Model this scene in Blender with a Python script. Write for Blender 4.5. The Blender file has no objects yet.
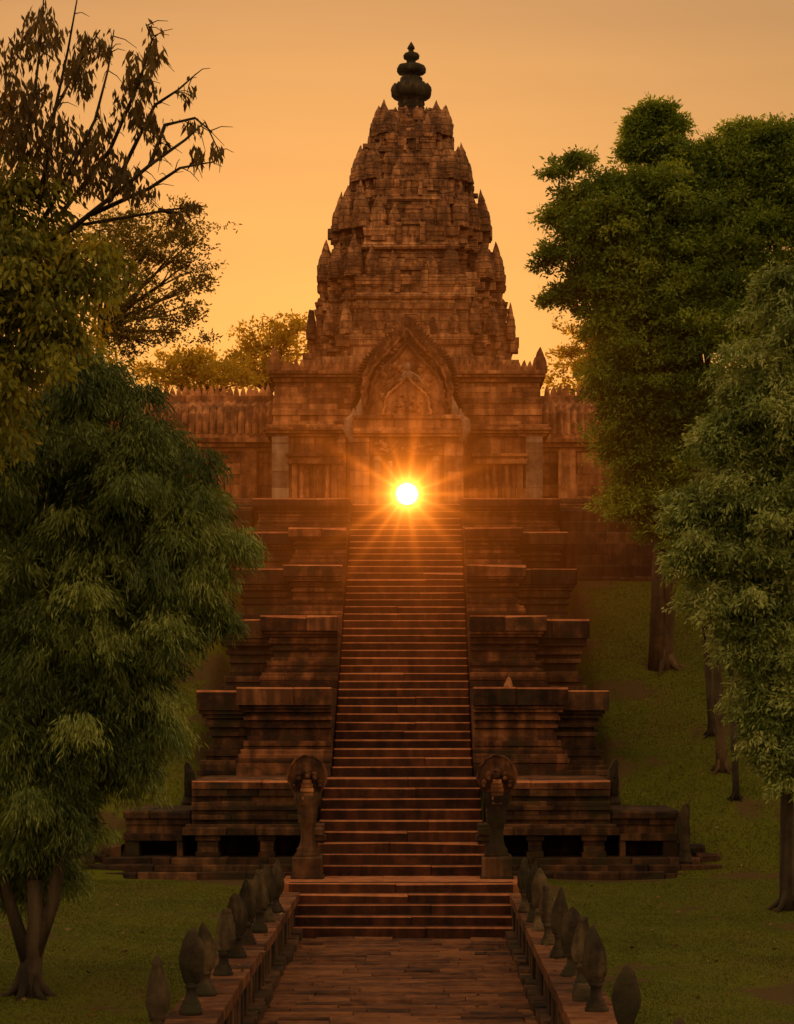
import bpy, math, random
import numpy as np
from mathutils import Vector, noise

random.seed(7)
rng = np.random.default_rng(11)
C = bpy.context.scene.collection
F, VX, VY, CX, CZ = 2400.0, 421.0, 705.0, 0.375, 4.0     # lens, vanishing point and eye used to survey the photo


def at(x, y, D):
    return Vector(((x - VX) * D / F + CX, D, CZ + (VY - y) * D / F))


# ------------------------------------------------------------------ helpers
class MB:
    def __init__(s):
        s.v, s.f, s.m, s.r = [], [], [], []

    def add(s, verts, faces, mat=0, r=None):
        o = len(s.v)
        r = random.random() if r is None else r
        s.v += [tuple(p) for p in verts]
        for k, fc in enumerate(faces):
            s.f.append([o + i for i in fc])
            s.m.append(mat[k] if isinstance(mat, (list, tuple)) else mat)
            s.r.append(r)

    def box(s, x0, x1, y0, y1, z0, z1, j=0.0, mat=0, r=None):
        q = lambda: random.uniform(-j, j)
        v = [(x + q(), y + q(), z + q()) for z in (z0, z1) for y in (y0, y1) for x in (x0, x1)]
        s.add(v, [(0, 2, 3, 1), (4, 5, 7, 6), (0, 1, 5, 4), (2, 6, 7, 3), (0, 4, 6, 2), (1, 3, 7, 5)], mat, r)

    def block(s, x0, x1, yf, yb, z0, z1, c=0.02, j=0.008, worn=0, mat=0, r=None):
        """a cut stone: worn chamfers on the front top edge and the two front corners, jittered"""
        q = lambda a=j: random.uniform(-a, a)
        c1, c2 = (c * random.uniform(.6, 1.5) * (1.6 if random.random() < .05 else 1) for _ in (0, 1))
        c1, c2 = min(c1, (z1 - z0) * .6), min(c2, (z1 - z0) * .6)
        e = min(c * .8, (x1 - x0) * .2)
        a0, a1, b0, b1 = q(), q(), q(), q()
        v = [(x0 + e, yf + a0, z0), (x1 - e, yf + a1, z0),
             (x0 + e, yf + a0 + q(.004), z1 - c1), (x1 - e, yf + a1 + q(.004), z1 - c2),
             (x0 + e, yf + c1 + a0, z1 + b0), (x1 - e, yf + c2 + a1, z1 + b1),
             (x0, yf + e + a0, z0), (x1, yf + e + a1, z0), (x0, yf + e + a0, z1 - c1), (x1, yf + e + a1, z1 - c2),
             (x0, yf + e + c1 + a0, z1 + b0 - .003), (x1, yf + e + c2 + a1, z1 + b1 - .003),
             (x0, yb, z0), (x1, yb, z0), (x0, yb, z1 + b0), (x1, yb, z1 + b1)]
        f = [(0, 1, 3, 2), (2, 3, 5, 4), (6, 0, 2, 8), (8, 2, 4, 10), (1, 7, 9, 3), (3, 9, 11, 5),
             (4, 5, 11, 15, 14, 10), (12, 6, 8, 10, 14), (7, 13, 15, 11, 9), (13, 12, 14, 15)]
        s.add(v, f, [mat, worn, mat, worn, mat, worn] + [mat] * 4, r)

    def course(s, x0, x1, yf, yb, z0, z1, L=0.8, c=0.018, j=0.01, worn=0, mat=0):
        x = x0
        while x < x1 - 1e-4:
            w = L * random.uniform(.6, 1.5)
            if x1 - (x + w) < L * .45: w = x1 - x
            s.block(x, x + w - .004, yf, yb, z0, z1, c, j, worn, mat)
            x += w

    def tube(s, pts, rad, n=8, r=None, wob=0.0):
        pts = [Vector(p) for p in pts]
        o, V = len(s.v), []
        for i, p in enumerate(pts):
            d = (pts[min(i + 1, len(pts) - 1)] - pts[max(i - 1, 0)]).normalized()
            u = d.cross(Vector((.31, .87, .38))).normalized()
            w = d.cross(u)
            for k in range(n):
                a = 2 * math.pi * k / n
                rr = rad[i] * (1 + wob * math.sin(3 * a + i) + random.uniform(-wob, wob))
                V.append(p + (u * math.cos(a) + w * math.sin(a)) * rr)
        fc = [(i * n + k, i * n + (k + 1) % n, (i + 1) * n + (k + 1) % n, (i + 1) * n + k)
              for i in range(len(pts) - 1) for k in range(n)]
        s.add(V, fc + [tuple(range(n))[::-1], tuple((len(pts) - 1) * n + k for k in range(n))], 0, r)

    def lathe(s, c, prof, n=14, sx=1.0, sy=1.0, rough=0.0, power=2.0, r=None, lean=(0, 0), ribs=0, rib=.07):
        """stack of (radius, height) rings; power>2 squares the section off"""
        V, m = [], len(prof)
        for (ra, z) in prof:
            for k in range(n):
                a = 2 * math.pi * (k + .5) / n
                ca, sa = math.cos(a), math.sin(a)
                g = (abs(ca) ** power + abs(sa) ** power) ** (-1 / power)
                if ribs: g *= 1 + rib * math.cos(ribs * a) + rib * .5 * math.cos(ribs * a * 2 + z * 40)
                p = Vector((c[0] + ra * sx * ca * g + lean[0] * z, c[1] + ra * sy * sa * g + lean[1] * z, c[2] + z))
                if rough: p += noise.noise_vector(p * 4.3) * rough + noise.noise_vector(p * 13.1) * rough * .4
                V.append(p)
        fc = [(i * n + k, i * n + (k + 1) % n, (i + 1) * n + (k + 1) % n, (i + 1) * n + k) for i in range(m - 1) for k in range(n)]
        s.add(V, fc + [tuple(range(n))[::-1], tuple((m - 1) * n + k for k in range(n))], 0, r)

    def prism(s, outline, y0, y1, dome=0.0, r=None, mat=0):
        """an outline of (x, z) pushed out from y1 (back) to y0 (front)"""
        n = len(outline)
        cx = sum(p[0] for p in outline) / n; cz = sum(p[1] for p in outline) / n
        V = [(x, y1, z) for x, z in outline] + [(x, y0, z) for x, z in outline]
        fc = [(k, (k + 1) % n, n + (k + 1) % n, n + k) for k in range(n)] + [tuple(range(n))[::-1]]
        V.append((cx, y0 - dome, cz))
        fc += [(n + k, n + (k + 1) % n, 2 * n) for k in range(n)]
        s.add(V, fc, mat, r)

    def ball(s, c, rx, ry, rz, n=8, r=None, rough=0.0):
        s.lathe(c, [(math.sin(math.pi * (i + .02) / (n + .04)), -math.cos(math.pi * i / n)) for i in range(n + 1)], 10, r=r) if False else None
        V, m = [], n
        for i in range(m + 1):
            t = math.pi * i / m
            for k in range(10):
                a = 2 * math.pi * k / 10
                p = Vector((c[0] + rx * math.sin(t) * math.cos(a), c[1] + ry * math.sin(t) * math.sin(a), c[2] - rz * math.cos(t)))
                if rough: p += noise.noise_vector(p * 6) * rough
                V.append(p)
        s.add(V, [(i * 10 + k, i * 10 + (k + 1) % 10, (i + 1) * 10 + (k + 1) % 10, (i + 1) * 10 + k) for i in range(m) for k in range(10)], 0, r)

    def build(s, name, mats, parent=None, smooth=False):
        me = bpy.data.meshes.new(name)
        off = Vector(parent['_o']) if parent is not None and '_o' in parent else Vector((0, 0, 0))
        me.from_pydata([(a - off.x, b - off.y, c - off.z) for a, b, c in s.v], [], s.f)
        for m in (mats if isinstance(mats, (list, tuple)) else [mats]): me.materials.append(m)
        me.polygons.foreach_set('material_index', s.m)
        at_ = me.attributes.new('blk', 'FLOAT', 'FACE'); at_.data.foreach_set('value', s.r)
        if smooth: me.polygons.foreach_set('use_smooth', [True] * len(s.f))
        me.update()
        o = bpy.data.objects.new(name, me); C.objects.link(o)
        if parent is not None: o.parent = parent
        o['_o'] = tuple(off)
        return o


def tag(o, label, cat, group=None, kind=None):
    o['label'] = label; o['category'] = cat
    if group: o['group'] = group
    if kind: o['kind'] = kind
    return o


def thing(name, loc, label, cat, group=None):
    o = bpy.data.objects.new(name, None); C.objects.link(o)
    o.location = loc; o['_o'] = tuple(loc); o.empty_display_size = .3
    return tag(o, label, cat, group)


def copy_part(o, parent, loc, scale=(1, 1, 1), rot=(0, 0, 0)):
    c = o.copy(); C.objects.link(c); c.parent = parent
    c.location = loc; c.scale = scale; c.rotation_euler = rot
    return c


# ------------------------------------------------------------------ materials
def nodes(name):
    m = bpy.data.materials.new(name); m.use_nodes = True
    t = m.node_tree; t.nodes.clear()
    return m, t, (lambda k, **a: mk(t, k, **a)), (lambda a, b: t.links.new(a, b))


def mk(t, k, **a):
    n = t.nodes.new(k)
    for key, v in a.items():
        if key.startswith('i_'):
            n.inputs[int(key[2:])].default_value = v
        else: setattr(n, key, v)
    return n


def ramp(t, stops):
    n = t.nodes.new('ShaderNodeValToRGB'); e = n.color_ramp.elements
    while len(e) < len(stops): e.new(.5)
    for k, (p, c) in enumerate(stops): e[k].position = p; e[k].color = (*c, 1)
    return n


def stone(name, dark, mid, light, bw=0.0, bh=0.3, bump=.5, moss=None, streak=.55):
    m, t, N, L = nodes(name)
    geo = N('ShaderNodeNewGeometry')
    n1 = N('ShaderNodeTexNoise'); n1.inputs['Scale'].default_value = .8; n1.inputs['Detail'].default_value = 5; L(geo.outputs['Position'], n1.inputs['Vector'])
    n2 = N('ShaderNodeTexNoise'); n2.inputs['Scale'].default_value = 3.2; n2.inputs['Detail'].default_value = 9; n2.inputs['Roughness'].default_value = .68; L(geo.outputs['Position'], n2.inputs['Vector'])
    at_ = N('ShaderNodeAttribute', attribute_name='blk')
    a = N('ShaderNodeMath', operation='MULTIPLY', i_1=.42); L(n1.outputs['Fac'], a.inputs[0])
    b = N('ShaderNodeMath', operation='MULTIPLY_ADD', i_1=.62); L(n2.outputs['Fac'], b.inputs[0]); L(a.outputs[0], b.inputs[2])
    c = N('ShaderNodeMath', operation='MULTIPLY_ADD', i_1=.26); L(at_.outputs['Fac'], c.inputs[0]); L(b.outputs[0], c.inputs[2])
    r = ramp(t, [(.47, dark), (.62, mid), (.80, light)]); L(c.outputs[0], r.inputs[0])
    # rain streaks
    mp = N('ShaderNodeMapping'); mp.inputs['Scale'].default_value = (5, 5, .5); L(geo.outputs['Position'], mp.inputs[0])
    n3 = N('ShaderNodeTexNoise'); n3.inputs['Scale'].default_value = 1.0; n3.inputs['Detail'].default_value = 6; L(mp.outputs[0], n3.inputs['Vector'])
    sr = N('ShaderNodeMapRange'); sr.inputs[1].default_value = .42; sr.inputs[2].default_value = .62; sr.inputs[3].default_value = 1 - streak; sr.inputs[4].default_value = 1.0
    L(n3.outputs['Fac'], sr.inputs[0])
    mul = N('ShaderNodeMix', data_type='RGBA', blend_type='MULTIPLY'); mul.inputs[0].default_value = 1
    L(r.outputs[0], mul.inputs[6]); L(sr.outputs[0], mul.inputs[7])
    col, h = mul.outputs[2], n2.outputs['Fac']
    if moss:
        nm = N('ShaderNodeTexNoise'); nm.inputs['Scale'].default_value = 1.7; nm.inputs['Detail'].default_value = 7; L(geo.outputs['Position'], nm.inputs['Vector'])
        mr = N('ShaderNodeMapRange'); mr.inputs[1].default_value = .52; mr.inputs[2].default_value = .66; L(nm.outputs['Fac'], mr.inputs[0])
        mm = N('ShaderNodeMix', data_type='RGBA'); L(mr.outputs[0], mm.inputs[0]); L(col, mm.inputs[6]); mm.inputs[7].default_value = (*moss, 1)
        col = mm.outputs[2]
    if bw:
        sep = N('ShaderNodeSeparateXYZ'); L(geo.outputs['Position'], sep.inputs[0])
        ad = N('ShaderNodeMath', operation='MULTIPLY_ADD', i_1=.83); L(sep.outputs[1], ad.inputs[0]); L(sep.outputs[0], ad.inputs[2])
        wz = N('ShaderNodeMath', operation='MULTIPLY_ADD', i_1=.05); L(n2.outputs['Fac'], wz.inputs[0]); L(sep.outputs[2], wz.inputs[2])
        cb = N('ShaderNodeCombineXYZ'); L(ad.outputs[0], cb.inputs[0]); L(wz.outputs[0], cb.inputs[1])
        br = N('ShaderNodeTexBrick'); L(cb.outputs[0], br.inputs['Vector'])
        br.inputs['Color1'].default_value = (.62, .62, .62, 1); br.inputs['Color2'].default_value = (1.15, 1.12, 1.08, 1); br.inputs['Mortar'].default_value = (.16, .14, .12, 1)
        br.inputs['Scale'].default_value = 1; br.inputs['Brick Width'].default_value = bw; br.inputs['Row Height'].default_value = bh; br.inputs['Mortar Size'].default_value = .014; br.inputs['Mortar Smooth'].default_value = .6
        m2 = N('ShaderNodeMix', data_type='RGBA', blend_type='MULTIPLY'); m2.inputs[0].default_value = .6
        L(col, m2.inputs[6]); L(br.outputs['Color'], m2.inputs[7]); col = m2.outputs[2]
        hh = N('ShaderNodeMath', operation='MULTIPLY_ADD', i_1=-.8); L(br.outputs['Fac'], hh.inputs[0]); L(n2.outputs['Fac'], hh.inputs[2]); h = hh.outputs[0]
    bp = N('ShaderNodeBump'); bp.inputs['Strength'].default_value = bump; bp.inputs['Distance'].default_value = .06; L(h, bp.inputs['Height'])
    p = N('ShaderNodeBsdfPrincipled'); p.inputs['Roughness'].default_value = .86; p.inputs['Specular IOR Level'].default_value = .25
    L(col, p.inputs['Base Color']); L(bp.outputs[0], p.inputs['Normal'])
    o = N('ShaderNodeOutputMaterial'); L(p.outputs[0], o.inputs[0])
    return m


def leaf(name, stops, trans=.35, tcol=None, rough=.5, nscale=.9):
    m, t, N, L = nodes(name)
    geo = N('ShaderNodeNewGeometry')
    n1 = N('ShaderNodeTexNoise'); n1.inputs['Scale'].default_value = nscale; n1.inputs['Detail'].default_value = 3; L(geo.outputs['Position'], n1.inputs['Vector'])
    at_ = N('ShaderNodeAttribute', attribute_name='blk')
    a = N('ShaderNodeMath', operation='MULTIPLY', i_1=.65); L(n1.outputs['Fac'], a.inputs[0])
    b = N('ShaderNodeMath', operation='MULTIPLY_ADD', i_1=.45); L(at_.outputs['Fac'], b.inputs[0]); L(a.outputs[0], b.inputs[2])
    r = ramp(t, stops); L(b.outputs[0], r.inputs[0])
    p = N('ShaderNodeBsdfPrincipled'); p.inputs['Roughness'].default_value = rough; p.inputs['Specular IOR Level'].default_value = .3; L(r.outputs[0], p.inputs['Base Color'])
    tr = N('ShaderNodeBsdfTranslucent')
    if tcol:
        tm = N('ShaderNodeMix', data_type='RGBA', blend_type='MULTIPLY'); tm.inputs[0].default_value = 1; L(r.outputs[0], tm.inputs[6]); tm.inputs[7].default_value = (*tcol, 1); L(tm.outputs[2], tr.inputs[0])
    else: L(r.outputs[0], tr.inputs[0])
    mx = N('ShaderNodeMixShader'); mx.inputs[0].default_value = trans; L(p.outputs[0], mx.inputs[1]); L(tr.outputs[0], mx.inputs[2])
    o = N('ShaderNodeOutputMaterial'); L(mx.outputs[0], o.inputs[0])
    return m


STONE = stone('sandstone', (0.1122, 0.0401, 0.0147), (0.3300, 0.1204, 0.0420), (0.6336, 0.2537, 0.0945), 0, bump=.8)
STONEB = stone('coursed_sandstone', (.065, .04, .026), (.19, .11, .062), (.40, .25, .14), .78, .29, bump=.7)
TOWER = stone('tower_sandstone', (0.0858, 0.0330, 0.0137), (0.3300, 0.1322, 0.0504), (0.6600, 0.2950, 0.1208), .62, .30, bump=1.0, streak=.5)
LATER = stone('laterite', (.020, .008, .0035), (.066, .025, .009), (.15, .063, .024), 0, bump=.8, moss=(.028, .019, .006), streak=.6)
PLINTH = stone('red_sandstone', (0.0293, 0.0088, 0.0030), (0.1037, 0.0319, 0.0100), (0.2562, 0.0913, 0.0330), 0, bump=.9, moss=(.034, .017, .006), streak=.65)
NOSE = stone('worn_lit_edge', (0.2684, 0.0825, 0.0300), (0.3782, 0.1232, 0.0460), (0.4636, 0.1650, 0.0660), 0, bump=.3, streak=.25)  # pale from wear, with rim light on the edges painted in
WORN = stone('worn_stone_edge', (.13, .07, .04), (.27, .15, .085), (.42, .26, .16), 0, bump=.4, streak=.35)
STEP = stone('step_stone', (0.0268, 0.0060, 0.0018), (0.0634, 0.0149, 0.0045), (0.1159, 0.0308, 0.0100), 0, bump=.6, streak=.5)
PAVE = stone('paving_laterite', (.034, .010, .0035), (.110, .034, .011), (.22, .080, .028), 0, bump=.8, streak=.2)
CARVED = stone('carved_dark_sandstone', (0.0462, 0.0165, 0.0063), (0.1716, 0.0614, 0.0221), (0.4488, 0.1770, 0.0672), 0, bump=1.0, streak=.6)
ANTE = stone('antefix_stone', (0.0792, 0.0307, 0.0126), (0.2838, 0.1133, 0.0431), (0.5808, 0.2537, 0.1029), .5, .24, bump=1.0, streak=.5)
LICH = stone('lichened_stone', (.020, .011, .005), (.060, .036, .016), (.15, .095, .045), 0, bump=1.0, moss=(.028, .023, .009), streak=.6)
DARK = stone('dark_stone', (.01, .007, .004), (.02, .013, .008), (.03, .02, .012), 0)  # near-black stone for the bed under the pavers
BARK = stone('bark', (.02, .011, .005), (.042, .025, .012), (.08, .05, .026), 0, bump=.9, streak=.6)
BARKP = stone('pale_bark', (.05, .026, .010), (.10, .055, .022), (.16, .095, .042), 0, bump=.8, streak=.5)


def ground_mat():
    m, t, N, L = nodes('turf')
    geo = N('ShaderNodeNewGeometry')
    n1 = N('ShaderNodeTexNoise'); n1.inputs['Scale'].default_value = .45; n1.inputs['Detail'].default_value = 6; n1.inputs['Roughness'].default_value = .62; L(geo.outputs['Position'], n1.inputs['Vector'])
    n2 = N('ShaderNodeTexNoise'); n2.inputs['Scale'].default_value = 9; n2.inputs['Detail'].default_value = 8; L(geo.outputs['Position'], n2.inputs['Vector'])
    a = N('ShaderNodeMath', operation='MULTIPLY_ADD', i_1=.3); L(n2.outputs['Fac'], a.inputs[0]); L(n1.outputs['Fac'], a.inputs[2])
    r = ramp(t, [(.46, (.046, .052, .0025)), (.64, (.080, .083, .004)), (.76, (.085, .075, .007)), (.88, (.095, .06, .014))]); L(a.outputs[0], r.inputs[0])
    sa = N('ShaderNodeAttribute', attribute_name='soil')
    sx = N('ShaderNodeMath', operation='MULTIPLY_ADD', i_1=.8); L(n2.outputs['Fac'], sx.inputs[0]); L(sa.outputs['Fac'], sx.inputs[2])
    sr = N('ShaderNodeMapRange'); sr.inputs[1].default_value = .5; sr.inputs[2].default_value = 1.0; L(sx.outputs[0], sr.inputs[0])
    sm_ = N('ShaderNodeMix', data_type='RGBA'); L(sr.outputs[0], sm_.inputs[0]); L(r.outputs[0], sm_.inputs[6]); sm_.inputs[7].default_value = (.07, .043, .013, 1)
    bp = N('ShaderNodeBump'); bp.inputs['Strength'].default_value = .6; bp.inputs['Distance'].default_value = .05; L(n2.outputs['Fac'], bp.inputs['Height'])
    p = N('ShaderNodeBsdfPrincipled'); p.inputs['Roughness'].default_value = .95; p.inputs['Specular IOR Level'].default_value = .1
    L(sm_.outputs[2], p.inputs['Base Color']); L(bp.outputs[0], p.inputs['Normal'])
    o = N('ShaderNodeOutputMaterial'); L(p.outputs[0], o.inputs[0])
    return m


TURF = ground_mat()
GRASS = leaf('grass_blade', [(.35, (.054, .060, .0025)), (.6, (.092, .096, .004)), (.85, (.125, .108, .008))], .3, nscale=.5)

# ------------------------------------------------------------------ camera
cam = bpy.data.cameras.new('camera'); co = bpy.data.objects.new('camera', cam); C.objects.link(co)
co.location = (CX, 0, CZ); co.rotation_euler = (math.radians(90), 0, 0)
cam.sensor_fit = 'VERTICAL'; cam.sensor_height = 36; cam.lens = F / 1024 * 36
cam.shift_y = (VY - 512) / 1024; cam.shift_x = (397 - VX) / 1024
cam.clip_start = .5; cam.clip_end = 6000
bpy.context.scene.camera = co

# ------------------------------------------------------------------ ground
def tz(x, d):
    if d < 28: z = .3
    elif d < 44.5: z = .3 + (d - 28) * .45 / 16.5
    elif d < 61.6: z = .75 + (d - 44.5) * .385
    else: z = 7.33
    if d > 62.2: z = 9.0
    if abs(x - .08) < 2.3 and d < 43: z = -.4
    if 44.4 < d < 62: z += max(0, abs(x) - 5) * .02
    if abs(x) < 4.2 and 44.5 < d < 62: z -= .3
    if abs(x) < 5.15 and 44.6 < d < 47.6: z = min(z, .72)
    return z


def gz(x, d):
    return tz(x, d) + noise.noise(Vector((x * .35, d * .35, 1.3))) * .10 + noise.noise(Vector((x * 1.3, d * 1.3, 4))) * .02


def soil(x, d):
    q = noise.noise(Vector((x * .5, d * .5, 9))) + .5 * noise.noise(Vector((x * 2, d * 2, 3)))
    e = 0.0
    if d < 44.6: e = max(e, 1 - (abs(abs(x - .08) - 2.45)) / .45, 1 - abs(d - 44.4) / .5)
    if d > 47: e = max(e, 1 - abs(abs(x) - 4.3) / .5, 1 - abs(d - 61) / 1.2)
    return q - .55 * max(0.0, e) + .1 * noise.noise(Vector((x * 5, d * 5, 7)))


def uniq(v): return sorted(set(round(a, 3) for a in v))


xs = uniq([-700, -300, -150, -80, -50, -35, -26] + list(np.arange(-22, -12, .5)) + list(np.arange(-12, 12.1, .25)) + list(np.arange(12.5, 22.1, .5)) + [-2.24, -2.2, 2.36, 2.4, -5.12, -5.18, 5.12, 5.18] + [26, 35, 50, 80, 150, 300, 700])
ds = uniq([-120, -40, -10, 0, 5, 10] + list(np.arange(14, 24, .5)) + list(np.arange(24, 62.1, .25)) + [42.9, 43.05, 61.55, 61.65, 62.15, 62.25] + list(np.arange(63, 100, 4)) + [120, 160, 240, 400, 800, 1600, 3500])
g = MB(); V = []
for d in ds:
    for x in xs:
        z = tz(x, d)
        if z > -.3 and d < 120: z = gz(x, d)
        V.append((x, d, z))
nx = len(xs)
g.add(V, [(j * nx + i, j * nx + i + 1, (j + 1) * nx + i + 1, (j + 1) * nx + i) for j in range(len(ds) - 1) for i in range(nx - 1)], 0, .5)
gr = g.build('ground', TURF, smooth=True)
so_ = gr.data.attributes.new('soil', 'FLOAT', 'POINT'); so_.data.foreach_set('value', [min(1.0, max(0.0, (-.30 - soil(p[0], p[1])) / .4)) if p[1] < 63 else 0.0 for p in V]); gr['kind'] = 'structure'

# short turf: one uncountable mass of blades
def blades(zones):
    P, S = [], []
    for (x0, x1, d0, d1, n, h) in zones:
        x = rng.uniform(x0, x1, n); d = rng.uniform(d0, d1, n)
        for a, b in zip(x, d):
            q = soil(a, b)
            if q < -.38 - .25 * random.random(): continue
            z = gz(a, b) - .006
            P.append((a, b, z)); S.append(h * (1 + .35 * q))
    P = np.array(P); S = np.array(S); n = len(P)
    ang = rng.uniform(0, 6.283, n); ln = rng.normal(0, .45, (n, 2)) * S[:, None]
    w = .008 + .004 * rng.random(n)
    dx = np.stack([np.cos(ang) * w, np.sin(ang) * w, 0 * w], 1)
    tip = P + np.stack([ln[:, 0], ln[:, 1], S * rng.uniform(.6, 1.2, n)], 1)
    V = np.stack([P - dx, P + dx, tip], 1).reshape(-1, 3)
    return V, n


def raw_mesh(name, V, k, n, mat, parent=None, val=None):
    me = bpy.data.meshes.new(name)
    off = np.array(parent['_o']) if parent is not None else np.zeros(3)
    me.vertices.add(len(V)); me.vertices.foreach_set('co', (V - off).astype(np.float32).ravel())
    me.loops.add(n * k); me.loops.foreach_set('vertex_index', np.arange(n * k, dtype=np.int32))
    me.polygons.add(n); me.polygons.foreach_set('loop_start', np.arange(n, dtype=np.int32) * k)
    me.update(calc_edges=True)
    a = me.attributes.new('blk', 'FLOAT', 'FACE'); a.data.foreach_set('value', (rng.random(n) if val is None else val).astype(np.float32))
    me.materials.append(mat)
    o = bpy.data.objects.new(name, me); C.objects.link(o)
    if parent is not None: o.parent = parent
    return o


V, n = blades([(-6.5, -2.6, 26, 44.3, 80000, .024), (2.7, 9.5, 26, 44.4, 130000, .024), (5.2, 12, 44.5, 47.7, 18000, .04), (4.25, 12, 47.7, 61.0, 110000, .04), (-10, -4.25, 47.7, 61.0, 30000, .06)])
gs = raw_mesh('grass', V, 3, n, GRASS)
tag(gs, 'short olive green turf covering the lawn and the slope', 'grass', kind='stuff')

# ------------------------------------------------------------------ pavement and stairs
pv = MB(); d = 16.0
while d < 41.3:
    w = random.uniform(.22, .42); x = -1.98
    w = min(w, 41.38 - d)
    while x < 2.1:
        l = min(random.uniform(.5, 1.5), 2.13 - x)
        if 2.13 - x - l < .3: l = 2.13 - x
        dz = random.uniform(-.014, .014)
        pv.block(x, x + l - .012, d + random.uniform(-.01, .01), d + w - .014, -.2, dz, .022, .010, 0)
        x += l
    d += w
pave = pv.build('pavement', PAVE); pave['kind'] = 'structure'
sub = MB(); sub.box(-2.2, 2.35, 15, 41.4, -.38, -.035); sb_ = sub.build('path', DARK); sb_['kind'] = 'structure'


def flight(name, label, x0, x1, d0, z0, n, rise, run, mats, x0b=None, x1b=None, extra=.06):
    t = thing(name, ((x0 + x1) / 2, d0, z0), label, 'stone stairs', 'flights of the grand stone stairway')
    for i in range(n):
        a = x0 + ((x0b if x0b is not None else x0) - x0) * i / max(1, n - 1); b = x1 + ((x1b if x1b is not None else x1) - x1) * i / max(1, n - 1)
        m = MB(); yf = d0 + run * i; z = z0 + rise * i
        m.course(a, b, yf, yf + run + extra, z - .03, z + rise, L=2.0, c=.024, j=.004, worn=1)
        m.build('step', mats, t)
    return t


flight('stone_staircase', 'short lowest flight of five worn stone steps rising from the paved path', -1.98, 2.02, 41.4, 0, 5, .167, .32, [STEP, NOSE])
ld = MB()
ld.course(-2.12, 2.15, 42.98, 44.46, .55, .838, L=1.6, c=.04, j=.004, worn=1)
tag(ld.build('stone_landing', [NOSE, NOSE]), 'flat stone landing strip between lowest steps and the flight flanked by nagas', 'landing')  # brightness of the top at a grazing view painted with the pale edge stone
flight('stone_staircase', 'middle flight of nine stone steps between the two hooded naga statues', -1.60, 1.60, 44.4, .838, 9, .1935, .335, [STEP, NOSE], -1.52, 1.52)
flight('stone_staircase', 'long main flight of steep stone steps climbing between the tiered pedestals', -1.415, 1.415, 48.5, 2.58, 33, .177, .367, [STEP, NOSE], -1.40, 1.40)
ld = MB(); ld.course(-1.415, 1.415, 60.61, 62.0, 8.2, 8.423, L=1.1, c=.03, worn=1)
tag(ld.build('stone_landing', [STEP, NOSE]), 'stone landing at the head of the main stairs below the temple doorway', 'landing')
flight('stone_staircase', 'topmost short flight of steps leading up to the temple gate', -1.41, 1.41, 61.5, 8.425, 4, .2, .30, [STEP, NOSE])

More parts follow.
